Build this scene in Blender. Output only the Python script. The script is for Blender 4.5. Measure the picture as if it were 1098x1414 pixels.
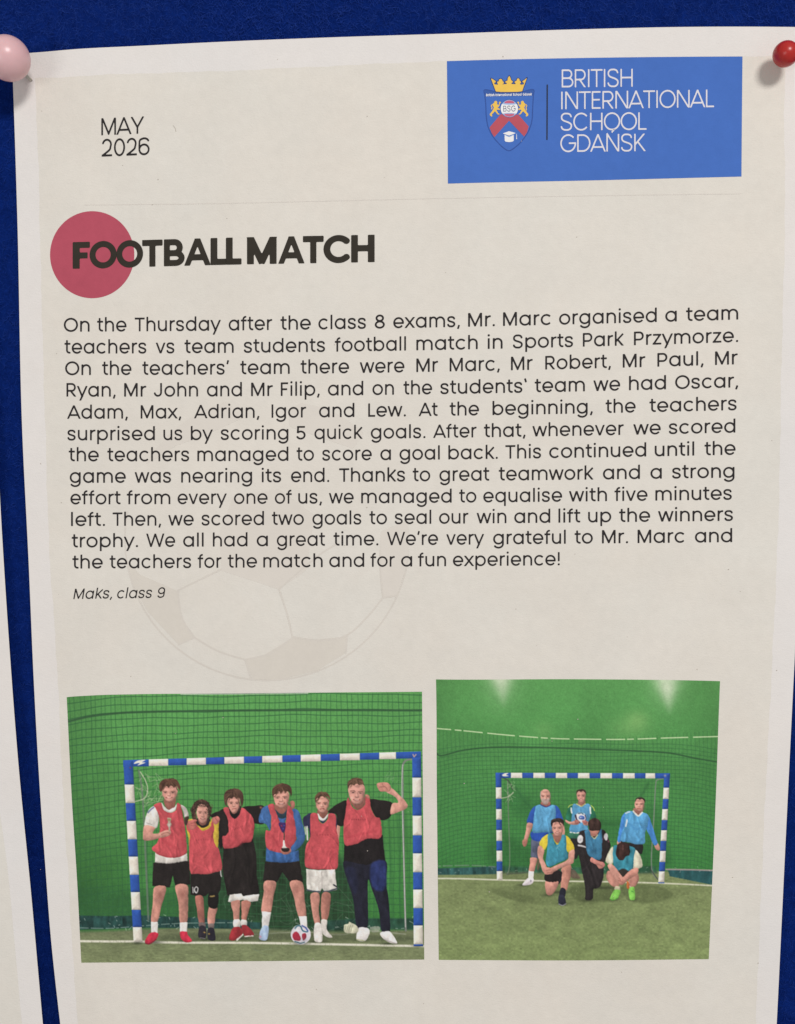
import bpy, math, random
import numpy as np
from mathutils import Vector

scene = bpy.context.scene
for o in list(bpy.data.objects): bpy.data.objects.remove(o, do_unlink=True)
COL = scene.collection
UP = 1.0

# ------------------------------------------------------------------ camera (board = plane y 0, camera on its -y side)
PW, PH, FPX = 1098.0, 1414.0, 1300.0          # proportions of the photograph and its focal length in the same units
DIST, PITCH = 0.247, math.radians(4.8)
CAM = np.array([0.0, -DIST*math.cos(PITCH), DIST*math.sin(PITCH)])
cam_data = bpy.data.cameras.new('camera'); cam = bpy.data.objects.new('camera', cam_data); COL.objects.link(cam)
cam.location = CAM; cam.rotation_euler = (math.pi/2-PITCH, 0, 0)
cam_data.sensor_fit = 'VERTICAL'; cam_data.sensor_height = 24.0; cam_data.sensor_width = 24.0*PW/PH
cam_data.lens = 24.0*FPX/PH
cam_data.clip_start = 0.005; cam_data.clip_end = 50
cam_data.dof.use_dof = True; cam_data.dof.focus_distance = DIST-0.003; cam_data.dof.aperture_fstop = 11
scene.camera = cam

# ------------------------------------------------------------------ light: a ceiling panel above, a softer fill lamp added lower down, room light
world = bpy.data.worlds.new('World'); scene.world = world; world.use_nodes = True
bg = world.node_tree.nodes['Background']; bg.inputs['Color'].default_value = (1.0, 0.985, 0.975, 1); bg.inputs['Strength'].default_value = 0.30
def area(name, loc, target, size, energy, col):
    d = bpy.data.lights.new(name, 'AREA'); d.shape = 'RECTANGLE'; d.size, d.size_y = size; d.energy = energy; d.color = col
    o = bpy.data.objects.new(name, d); COL.objects.link(o); o.location = loc
    o.rotation_euler = (Vector(target)-Vector(loc)).to_track_quat('-Z', 'Y').to_euler(); return o
area('ceiling_or_fill_lamp', (0.56, -1.65, 0.86), (0, 0, 0), (0.46, 0.34), 20.3, (1.0, 0.975, 0.945))
area('ceiling_or_fill_lamp', (-1.2, -2.2, -0.5), (0, 0, 0), (0.9, 0.7), 8.5, (1.0, 0.98, 0.96))  # added fill, no ceiling panel: low on the left, brightens the sheet's bottom
scene.view_settings.view_transform = 'Standard'; scene.view_settings.look = 'None'
scene.view_settings.exposure = 0.05; scene.view_settings.gamma = 1.0
scene.render.engine = 'CYCLES'

# ------------------------------------------------------------------ the sheet: where it lies on the board and how it curls
def cam_ray(px, py):
    """direction of the sight line, used once to lay the sheet out on the board"""
    x = (np.asarray(px, float)-PW/2)/FPX; y = -(np.asarray(py, float)-PH/2)/FPX
    c, s = math.cos(PITCH), math.sin(PITCH)
    return np.stack([x, np.full_like(x, c)+y*s, -s+y*c], -1)
def lay(px, py, h):
    """point at sheet position (px, py), h metres in front of the board"""
    d = cam_ray(px, py); t = (-np.asarray(h, float)-CAM[1])/d[..., 1]
    return CAM+d*t[..., None]
def interp(tab):
    a = np.array(tab, float)
    # smooth (monotone-ish) cubic through the table
    m = np.gradient(a[:, 1], a[:, 0])
    def f(v):
        v = np.asarray(v, float); i = np.clip(np.searchsorted(a[:, 0], v)-1, 0, len(a)-2)
        x0, x1, y0, y1 = a[i, 0], a[i+1, 0], a[i, 1], a[i+1, 1]; L = x1-x0; t = (v-x0)/L
        tc = np.clip(t, 0, 1)
        r = (2*tc**3-3*tc**2+1)*y0+(tc**3-2*tc**2+tc)*L*m[i]+(-2*tc**3+3*tc**2)*y1+(tc**3-tc**2)*L*m[i+1]
        return r+np.where(t < 0, t*L*m[i], 0)+np.where(t > 1, (t-1)*L*m[i+1], 0)
    return f
def sheet_h(px, py):
    """height of the notice in front of the felt, metres: held by two pins at the top, bowing out below"""
    px = np.asarray(px, float); py = np.asarray(py, float)
    v = np.clip((py-60)/1400, -.1, 1.1); u = (px-560)/540
    h = 0.0011+0.0040*np.sin(np.clip(v, 0, 1)*1.9)**2+0.0006*u*np.clip(v, 0, 1)
    h = h+0.0011*(u*u)*np.clip(v*2, 0, 1)*np.clip(1.2-v, 0, 1)
    h = h+0.00032*np.sin(px/95+py/260)*np.exp(-((py-60)/260)**2)
    h = h+0.0005*np.exp(-((px-100)/70)**2-((py-130)/60)**2)-0.0005*np.exp(-((px-30)/40)**2-((py-105)/40)**2)
    h = h+0.00022*np.sin(px/210-py/330+1)
    for cx, cy, ang, L, w, a in ((84, 268, .3, 26, 5, 3.5e-5), (150, 70, 1.2, 12, 4, 3e-5), (1010, 330, -.5, 60, 9, 2.5e-5), (700, 905, .15, 110, 12, 2.5e-5), (320, 1370, -.2, 90, 10, 3e-5)):   # faint handling creases
        p, q = (px-cx)*math.cos(ang)+(py-cy)*math.sin(ang), -(px-cx)*math.sin(ang)+(py-cy)*math.cos(ang); h = h+a*np.exp(-(p/L)**2-(q/w)**2)
    h = h-0.0005*np.exp(-((px-1080)/90)**2-((py-85)/90)**2)
    return h+.0006
def on_sheet(px, py, off=0.0): return lay(px, py, sheet_h(px, py)+off)

# ------------------------------------------------------------------ helpers
def tag(o, label=None, cat=None, group=None, kind=None):
    if label: o['label'] = label
    if cat: o['category'] = cat
    if group: o['group'] = group
    if kind: o['kind'] = kind
    return o
def empty(name, loc):
    o = bpy.data.objects.new(name, None); o.empty_display_size = .01; o.location = loc; COL.objects.link(o); return o
def mesh_obj(name, verts, faces, mat, parent=None, smooth=True, cols=None, mats=None, fmat=None):
    me = bpy.data.meshes.new(name)
    verts = np.asarray(verts, np.float32)
    org = np.zeros(3)
    if parent is not None: org = np.array(parent.matrix_basis.translation if parent.parent is None else parent['_o']) if False else np.array(parent.get('_org', (0, 0, 0)))
    flat = np.concatenate([np.asarray(f, np.int32) for f in faces]) if not isinstance(faces, np.ndarray) else faces.astype(np.int32).ravel()
    tot = np.array([len(f) for f in faces], np.int32) if not isinstance(faces, np.ndarray) else np.full(len(faces), faces.shape[1], np.int32)
    me.vertices.add(len(verts)); me.vertices.foreach_set('co', (verts-org).astype(np.float32).ravel())
    me.loops.add(len(flat)); me.loops.foreach_set('vertex_index', flat)
    me.polygons.add(len(tot)); me.polygons.foreach_set('loop_start', np.concatenate([[0], np.cumsum(tot)[:-1]]).astype(np.int32)); me.polygons.foreach_set('loop_total', tot)
    me.polygons.foreach_set('use_smooth', np.full(len(tot), smooth))
    for m in (mats or [mat]): me.materials.append(m)
    if fmat is not None: me.polygons.foreach_set('material_index', np.asarray(fmat, np.int32))
    me.update(calc_edges=True); me.validate()
    if cols is not None:
        at = me.color_attributes.new('print', 'FLOAT_COLOR', 'POINT')
        at.data.foreach_set('color', np.concatenate([cols, np.ones((len(cols), 1))], 1).astype(np.float32).ravel())
    o = bpy.data.objects.new(name, me); COL.objects.link(o)
    if parent is not None: o.parent = parent; o['_org'] = tuple(float(q) for q in org)
    return o
E_LIT = 0.80       # light the sheet gets: an ink's own reflectance = its look in the photograph / this
def lin(c):
    c = np.asarray(c, float)/255; return np.where(c <= .04045, c/12.92, ((c+.055)/1.055)**2.4)
def ink(c): return np.clip(lin(c)/E_LIT, 0.004, .9)

# ------------------------------------------------------------------ materials
def base_mat(name, rough=.75, spec=.15):
    m = bpy.data.materials.new(name); m.use_nodes = True; nt = m.node_tree
    b = nt.nodes['Principled BSDF']; b.inputs['Roughness'].default_value = rough; b.inputs['Specular IOR Level'].default_value = spec
    return m, nt, b
def N(nt, t, **kw):
    n = nt.nodes.new(t)
    for k, v in kw.items():
        if k in n.inputs: n.inputs[k].default_value = v
        else: setattr(n, k, v)
    return n
def paper_bump(nt, b, strength=.25):
    """fine wove of office paper: a leaning fibre grain and a finer tooth"""
    tc = N(nt, 'ShaderNodeTexCoord'); mp = N(nt, 'ShaderNodeMapping'); mp.inputs['Rotation'].default_value = (0, math.radians(38), 0); mp.inputs['Scale'].default_value = (1, 1, 2.4)
    geo = N(nt, 'ShaderNodeNewGeometry'); nt.links.new(geo.outputs['Position'], mp.inputs['Vector'])
    n1 = N(nt, 'ShaderNodeTexNoise', Scale=1100.0, Detail=4.0, Roughness=.6); nt.links.new(mp.outputs['Vector'], n1.inputs['Vector'])
    n2 = N(nt, 'ShaderNodeTexNoise', Scale=2200.0, Detail=2.0, Roughness=.6); nt.links.new(geo.outputs['Position'], n2.inputs['Vector'])
    add = N(nt, 'ShaderNodeMath', operation='ADD'); nt.links.new(n1.outputs['Fac'], add.inputs[0]); nt.links.new(n2.outputs['Fac'], add.inputs[1])
    bp = N(nt, 'ShaderNodeBump', Strength=strength, Distance=.0002); nt.links.new(add.outputs[0], bp.inputs['Height']); nt.links.new(bp.outputs['Normal'], b.inputs['Normal'])
    return geo, n1, n2
def flecked(nt, b, col, geo, amp, sc1=420.0, sc2=55.0, tint=None):
    """base colour with fine fibre flecks and broad unevenness of the stock"""
    a = N(nt, 'ShaderNodeTexNoise', Scale=sc1, Detail=5.0, Roughness=.7); nt.links.new(geo.outputs['Position'], a.inputs['Vector'])
    c = N(nt, 'ShaderNodeTexNoise', Scale=sc2, Detail=3.0, Roughness=.6); nt.links.new(geo.outputs['Position'], c.inputs['Vector'])
    mr = N(nt, 'ShaderNodeMapRange'); mr.inputs['From Min'].default_value = .25; mr.inputs['From Max'].default_value = .75; mr.inputs['To Min'].default_value = 1-amp; mr.inputs['To Max'].default_value = 1+amp; nt.links.new(a.outputs['Fac'], mr.inputs['Value'])
    m2 = N(nt, 'ShaderNodeMapRange'); m2.inputs['From Min'].default_value = .3; m2.inputs['From Max'].default_value = .7; m2.inputs['To Min'].default_value = 1-amp*.7; m2.inputs['To Max'].default_value = 1+amp*.7; nt.links.new(c.outputs['Fac'], m2.inputs['Value'])
    mul = N(nt, 'ShaderNodeMath', operation='MULTIPLY'); nt.links.new(mr.outputs[0], mul.inputs[0]); nt.links.new(m2.outputs[0], mul.inputs[1])
    mx = N(nt, 'ShaderNodeVectorMath', operation='SCALE')
    if col is None:
        at = N(nt, 'ShaderNodeVertexColor'); at.layer_name = 'print'; nt.links.new(at.outputs['Color'], mx.inputs[0])
    else: mx.inputs[0].default_value = tuple(col)
    nt.links.new(mul.outputs[0], mx.inputs['Scale'])
    if tint:   # warm and cool blotches of the stock
        d = N(nt, 'ShaderNodeTexNoise', Scale=16.0, Detail=7.0, Roughness=.68); nt.links.new(geo.outputs['Position'], d.inputs['Vector'])
        rp = N(nt, 'ShaderNodeValToRGB'); rp.color_ramp.elements[0].position = .36; rp.color_ramp.elements[1].position = .64
        rp.color_ramp.elements[0].color = tint[0]+(1,); rp.color_ramp.elements[1].color = tint[1]+(1,); nt.links.new(d.outputs['Fac'], rp.inputs['Fac'])
        m3 = N(nt, 'ShaderNodeVectorMath', operation='MULTIPLY'); nt.links.new(mx.outputs['Vector'], m3.inputs[0]); nt.links.new(rp.outputs['Color'], m3.inputs[1]); nt.links.new(m3.outputs['Vector'], b.inputs['Base Color'])
    else: nt.links.new(mx.outputs['Vector'], b.inputs['Base Color'])
def ink_mat(name, rgb, amp=.05, spec=.12, bump=.2, tint=None):
    m, nt, b = base_mat(name, .7, spec); g, _, _ = paper_bump(nt, b, bump); flecked(nt, b, ink(rgb), g, amp, tint=tint); return m
MAT_PAPER = ink_mat('white office paper', (212, 208, 205), .022, .2, .34, ((1.0, .99, .98), (.985, .992, 1.0)))
MAT_CREAM = ink_mat('cream printed tint', (208, 204, 197), .034, .15, .34, ((1.0, .978, .958), (.985, .987, .982)))
MAT_TEXT = ink_mat('dark grey text ink', (42, 39, 40), .1)
MAT_HEAD = ink_mat('warm black heading ink', (50, 46, 40), .1)
MAT_ROSE = ink_mat('rose disc ink', (168, 76, 92), .05)
MAT_BLUE = ink_mat('blue banner ink', (66, 104, 178), .04)
MAT_BWHITE = ink_mat('white banner lettering', (206, 204, 210), .03)
MAT_PRINT, _nt, _b = base_mat('printed picture ink', .62, .18); _g, _, _ = paper_bump(_nt, _b, .22); flecked(_nt, _b, None, _g, .045, 700.0)
# ------------------------------------------------------------------ printed pictures: a small vector painter
import numpy as np
import math

def catmull(pts, closed, n=5):
    p = np.asarray(pts, float); m = len(p)
    if m < 3: return p
    out = []
    rng_ = range(m) if closed else range(m - 1)
    for i in rng_:
        if closed: p0, p1, p2, p3 = p[(i-1) % m], p[i], p[(i+1) % m], p[(i+2) % m]
        else: p0, p1, p2, p3 = p[max(i-1, 0)], p[i], p[i+1], p[min(i+2, m-1)]
        for k in range(n):
            t = k / n
            out.append(0.5*((2*p1) + (-p0+p2)*t + (2*p0-5*p1+4*p2-p3)*t*t + (-p0+3*p1-3*p2+p3)*t**3))
    if not closed: out.append(p[-1])
    return np.array(out)

def poly_sdf(X, Y, p):
    """signed distance to a closed polygon, negative inside"""
    d2 = np.full(X.shape, 1e18); ins = np.zeros(X.shape, bool)
    m = len(p)
    for i in range(m):
        ax, ay = p[i]; bx, by = p[(i+1) % m]
        ex, ey = bx-ax, by-ay; L = ex*ex+ey*ey
        if L < 1e-12: continue
        wx, wy = X-ax, Y-ay
        t = np.clip((wx*ex+wy*ey)/L, 0, 1)
        dx, dy = wx-ex*t, wy-ey*t
        np.minimum(d2, dx*dx+dy*dy, out=d2)
        if ay != by:
            c = ((ay <= Y) & (by > Y)) | ((by <= Y) & (ay > Y))
            ins ^= c & (X < ax + (Y-ay)*ex/(by-ay))
    d = np.sqrt(d2)
    return np.where(ins, -d, d)

def line_dist(X, Y, p):
    d2 = np.full(X.shape, 1e18)
    for i in range(len(p)-1):
        ax, ay = p[i]; bx, by = p[i+1]
        ex, ey = bx-ax, by-ay; L = ex*ex+ey*ey+1e-12
        wx, wy = X-ax, Y-ay
        t = np.clip((wx*ex+wy*ey)/L, 0, 1)
        dx, dy = wx-ex*t, wy-ey*t
        np.minimum(d2, dx*dx+dy*dy, out=d2)
    return np.sqrt(d2)

def vnoise(h, w, cell, rng, ax=1.0):
    """smooth value noise, cell size in canvas pixels (ax stretches it along y)"""
    gh, gw = int(h/(cell*ax))+3, int(w/cell)+3
    g = rng.standard_normal((gh, gw))
    y = np.arange(h)/(cell*ax); x = np.arange(w)/cell
    y0 = y.astype(int); x0 = x.astype(int)
    fy = (y-y0); fx = (x-x0); fy = fy*fy*(3-2*fy); fx = fx*fx*(3-2*fx)
    a = g[y0][:, x0]*(1-fx) + g[y0][:, x0+1]*fx
    b = g[y0+1][:, x0]*(1-fx) + g[y0+1][:, x0+1]*fx
    return a*(1-fy[:, None]) + b*fy[:, None]

class Paint:
    """canvas in sheet units, S samples per unit; colours are 0-255 display values"""
    def __init__(s, x0, y0, x1, y1, S, seed):
        s.x0, s.y0, s.S = x0, y0, S
        s.w, s.h = int((x1-x0)*S), int((y1-y0)*S)
        s.img = np.zeros((s.h, s.w, 3)); s.ids = np.zeros((s.h, s.w), np.int16)
        s.rng = np.random.default_rng(seed)
        s.n1 = 0.7*vnoise(s.h, s.w, 4.5*S, s.rng, 3.0) + 0.35*vnoise(s.h, s.w, 2.0*S, s.rng, 2.2)
        s.tf = (0, 0, 1.0); s.id = 0
        s.X, s.Y = np.meshgrid(x0+(np.arange(s.w)+.5)/S, y0+(np.arange(s.h)+.5)/S)
    def at(s, pts):
        ox, oy, f = s.tf
        return np.asarray(pts, float)/f + np.array([ox, oy])
    def box(s, p, pad):
        a = np.floor((p.min(0)-pad-[s.x0, s.y0])*s.S).astype(int); b = np.ceil((p.max(0)+pad-[s.x0, s.y0])*s.S).astype(int)
        return slice(max(a[1], 0), max(min(b[1], s.h), 0)), slice(max(a[0], 0), max(min(b[0], s.w), 0))
    def mix(s, sl, al, col, setid=True):
        s.img[sl] = s.img[sl]*(1-al[..., None]) + col*al[..., None]
        if setid and s.id is not None:
            v = s.ids[sl]; v[al > 0.5] = s.id
    def poly(s, pts, col, soft=.5, smooth=True, tex=.05, edge=.12, ew=1.2, lr=0.0, tb=0.0, a=1.0, setid=True, shrink=None, folds=0):
        """a filled outline with the soft roundness of a photographed body: lit from above, darker under and at the sides"""
        p = s.at(pts)
        if smooth: p = catmull(p, True)
        sl = s.box(p, 2*soft+1)
        X, Y = s.X[sl], s.Y[sl]
        if X.size == 0 or min(X.shape) < 3: return
        d = poly_sdf(X, Y, p)
        if shrink is None: shrink = .35 if smooth and edge > 0 and soft < 1 else 0
        d = d+shrink
        al = np.clip(.5-d/(2*soft), 0, 1); al = al*al*(3-2*al)*a
        c = np.broadcast_to(np.array(col, float), X.shape+(3,)).copy()
        lo, hi = p.min(0), p.max(0)
        u = (X-lo[0])/(hi[0]-lo[0]+1e-6)-.5; v = (Y-lo[1])/(hi[1]-lo[1]+1e-6)-.5
        gy, gx = np.gradient(d, 1/s.S); fall = np.exp(np.minimum(d, 0)/2.6)
        k = 1+edge*1.5*fall*(-.75*gy-.35*gx-.42)+tex*s.n1[sl]+lr*u+tb*v
        if folds:
            r = np.random.default_rng(int(lo[0]*7+lo[1]*3)); w, h = hi-lo
            for _ in range(folds):
                q = lo+r.uniform(.08, .92, 2)*(hi-lo); an = r.normal(1.45, .45); L = r.uniform(.15, .4)*h; b = r.uniform(-.25, .25)
                ln = catmull([q, q+L*.5*np.array([math.cos(an), math.sin(an)]), q+L*np.array([math.cos(an+b), math.sin(an+b)])], False, 4)
                e = line_dist(X, Y, ln); wd = r.uniform(.8, 1.8); k = k-.12*np.exp(-(e/wd)**2)*r.uniform(.4, 1)
                e = line_dist(X, Y, ln-np.array([wd*1.5, .3])); k = k+.09*np.exp(-(e/wd)**2)
        s.mix(sl, al, np.clip(c*k[..., None], 0, 255), setid)
    def line(s, pts, wd, col, soft=.5, smooth=True, a=1.0, setid=False, dash=None):
        p = s.at(pts)
        if smooth: p = catmull(p, False)
        sl = s.box(p, wd+2*soft+1); X, Y = s.X[sl], s.Y[sl]
        if X.size == 0: return
        d = line_dist(X, Y, p)-wd/2
        al = np.clip(.5-d/(2*soft), 0, 1)*a
        if dash: al = al*(np.sin(X*dash)+np.sin(X*dash*.37+1) > -1.1)
        s.mix(sl, al, np.array(col, float), setid)
    def blob(s, cx, cy, rx, ry, col, a=.5, setid=False, hard=False):
        c = s.at([[cx, cy]])[0]; f = s.tf[2]; rx, ry = rx/f, ry/f
        sl = s.box(np.array([c-[rx, ry], c+[rx, ry]]), max(rx, ry)*(.2 if hard else 1.2)+1)
        X, Y = s.X[sl], s.Y[sl]
        if X.size == 0: return
        q = ((X-c[0])/rx)**2+((Y-c[1])/ry)**2
        if hard: al = np.clip((1-np.sqrt(q))*min(rx, ry)/1.0+.5, 0, 1)*a
        else: al = np.exp(-1.6*q)*a
        s.mix(sl, al, np.array(col, float), setid)
    def face(s, pts, hair_dir=0, skin=(214, 154, 138), smile=True):
        """a small printed face: brows, eye sockets, nose, mouth, lit cheeks"""
        s.poly(pts, skin, edge=.16, ew=1.4, tex=.02, lr=-.1, shrink=.8)
        p = np.asarray(pts, float); lo, hi = p.min(0), p.max(0)
        w, h = hi-lo; rr = np.random.default_rng(int(lo[0]+lo[1]*3)); cx = (lo[0]+hi[0])/2+rr.uniform(-.05, .05)*w; dk = tuple(np.array(skin)*.56); f = s.tf[2]
        s.blob(cx-.08*w, lo[1]+.3*h, .3*w, .1*h, tuple(np.minimum(np.array(skin)*1.1, 255)), .5)
        for q in (-1, 1):
            s.blob(cx+q*.23*w, lo[1]+.455*h, .16*w, .07*h, dk, .48)
            s.line([(cx+q*.36*w, lo[1]+.405*h), (cx+q*.22*w, lo[1]+.385*h), (cx+q*.1*w, lo[1]+.41*h)], .05*w/f, (92, 62, 52), .4, True, .6)
            s.blob(cx+q*.22*w, lo[1]+.465*h, .075*w, .032*h, (44, 32, 30), .85)
            s.blob(cx+q*.29*w, lo[1]+.62*h, .14*w, .08*h, (220, 146, 130), .6)
        s.line([(cx+.05*w, lo[1]+.47*h), (cx+.07*w, lo[1]+.6*h)], .05*w/f, dk, .5, True, .45); s.blob(cx-.01*w, lo[1]+.56*h, .06*w, .1*h, tuple(np.minimum(np.array(skin)*1.2, 255)), .6)
        s.line([(cx-.1*w, lo[1]+.635*h), (cx, lo[1]+.65*h), (cx+.1*w, lo[1]+.635*h)], .05*w/f, dk, .4, True, .7)
        if smile:
            s.line([(cx-.18*w, lo[1]+.74*h), (cx, lo[1]+.78*h), (cx+.18*w, lo[1]+.74*h)], .075*w/f, (146, 78, 72), .4, True, .85); s.line([(cx-.11*w, lo[1]+.748*h), (cx, lo[1]+.768*h), (cx+.11*w, lo[1]+.748*h)], .04*w/f, (222, 204, 194), .3, True, .7)
        else: s.line([(cx-.16*w, lo[1]+.765*h), (cx, lo[1]+.755*h), (cx+.16*w, lo[1]+.765*h)], .07*w/f, (142, 74, 70), .4, True, .85)
        s.blob(lo[0]+.04*w, lo[1]+.68*h, .1*w, .2*h, dk, .25); s.blob(hi[0]-.04*w, lo[1]+.68*h, .12*w, .22*h, dk, .35); s.blob(cx-.3*w, lo[1]+.86*h, .16*w, .08*h, dk, .22); s.blob(cx+.3*w, lo[1]+.86*h, .18*w, .09*h, dk, .3)
        s.blob(cx, lo[1]+.98*h, .36*w, .05*h, dk, .6); s.blob(cx+.4*w, lo[1]+.6*h, .1*w, .28*h, dk, .45); s.blob(cx, lo[1]+.16*h, .45*w, .09*h, dk, .45)
    def locks(s, pts, n, seed, col, dark):
        """strands over a hair shape"""
        r = np.random.default_rng(seed); p = np.asarray(pts, float); lo, hi = p.min(0), p.max(0); f = s.tf[2]
        ctr = [(lo[0]+hi[0])/2, lo[1]+.12*(hi[1]-lo[1])]
        q = catmull(p, True, 4)
        for k in range(n):
            e = q[r.integers(len(q))]*.87+np.array(ctr)*.13; m = (e+np.array(ctr))/2+r.uniform(-.06, .06, 2)*(hi-lo)
            s.line([tuple(m*.7+np.array(ctr)*.3), tuple(m), tuple(e)], r.uniform(.5, .9), col if k % 2 else dark, .4, True, .55)
    def done(s, grain=.02):
        im = s.img
        def soft(a, n):
            for _ in range(n): a = (np.roll(a, 1, 0)+np.roll(a, -1, 0)+np.roll(a, 1, 1)+np.roll(a, -1, 1)+2*a)/6
            return a
        # uneven tones inside bodies and clothes, then the soft, slightly ragged edges of a small office print
        per = np.isin(s.ids, range(2, 8))[..., None]
        mott = 1+.05*vnoise(s.h, s.w, 5*s.S, s.rng, 1.8)+.025*vnoise(s.h, s.w, 2.2*s.S, s.rng, 1.4)
        im = np.where(per, im*mott[..., None], im)
        m_ = soft(np.repeat((s.ids > 1).astype(float)[..., None], 1, 2), 3)[..., 0]; dx = m_*(.16*vnoise(s.h, s.w, 2.2*s.S, s.rng)+.3*vnoise(s.h, s.w, 6*s.S, s.rng)); dy = m_*(.16*vnoise(s.h, s.w, 2.2*s.S, s.rng)+.3*vnoise(s.h, s.w, 6*s.S, s.rng))
        iy, ix = np.mgrid[0:s.h, 0:s.w]
        fx = np.clip(ix+dx*s.S, 0, s.w-1.001); fy = np.clip(iy+dy*s.S, 0, s.h-1.001); x0 = fx.astype(int); y0 = fy.astype(int); ax = (fx-x0)[..., None]; ay = (fy-y0)[..., None]
        im = (im[y0, x0]*(1-ax)+im[y0, x0+1]*ax)*(1-ay)+(im[y0+1, x0]*(1-ax)+im[y0+1, x0+1]*ax)*ay
        s.ids = s.ids[np.round(fy).astype(int), np.round(fx).astype(int)]
        im = soft(im, 1); im = im+.5*(im-soft(im, 9))           # the camera's sharpening, printed with the picture
        g = vnoise(s.h, s.w, 1.3*s.S, s.rng)*grain + vnoise(s.h, s.w, 3*s.S, s.rng)*grain*.5
        im = im*(1+g[..., None])+2.5*vnoise(s.h, s.w, 2.2*s.S, s.rng)[..., None]*np.array([.35, .15, .3])
        l = (im*[.3, .59, .11]).sum(-1, keepdims=True)
        s.img = np.clip(l+(im-l)*.95, 24, 255)          # office printer inks: a little dull

SKIN = (205, 147, 131); LEG = (190, 133, 118); RED = (190, 78, 84); BLK = (38, 33, 32); WHT = (218, 212, 204); HAIR = (84, 58, 46)
NETD = (46, 92, 56)

def bend_rows(P, xs, ys_list, wd, col, a):
    for ys in ys_list: P.line(list(zip(xs, ys)), wd, col, .6, True, a)

def bib_marks(P, x, y, w):
    """the tiny dark lettering across a bib, too small to read in the print"""
    for k in range(6): P.line([(x+k*w/6, y+.0), (x+k*w/6+w/14, y+w*.06)], .9, (132, 48, 58), .5, False, .75)

def post(P, x0a, x0b, wa, wb, ys, cols):
    for i in range(len(ys)-1):
        def xl(y): return x0a+(x0b-x0a)*(y-ys[0])/(ys[-1]-ys[0])
        def wd(y): return wa+(wb-wa)*(y-ys[0])/(ys[-1]-ys[0])
        a, b = ys[i], ys[i+1]
        P.poly([(xl(a), a), (xl(a)+wd(a), a), (xl(b)+wd(b), b), (xl(b), b)], cols[i], .55, False, .03, .2, 1.2, -.14)

BLU = (46, 84, 164); GW = (222, 214, 200)

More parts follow.
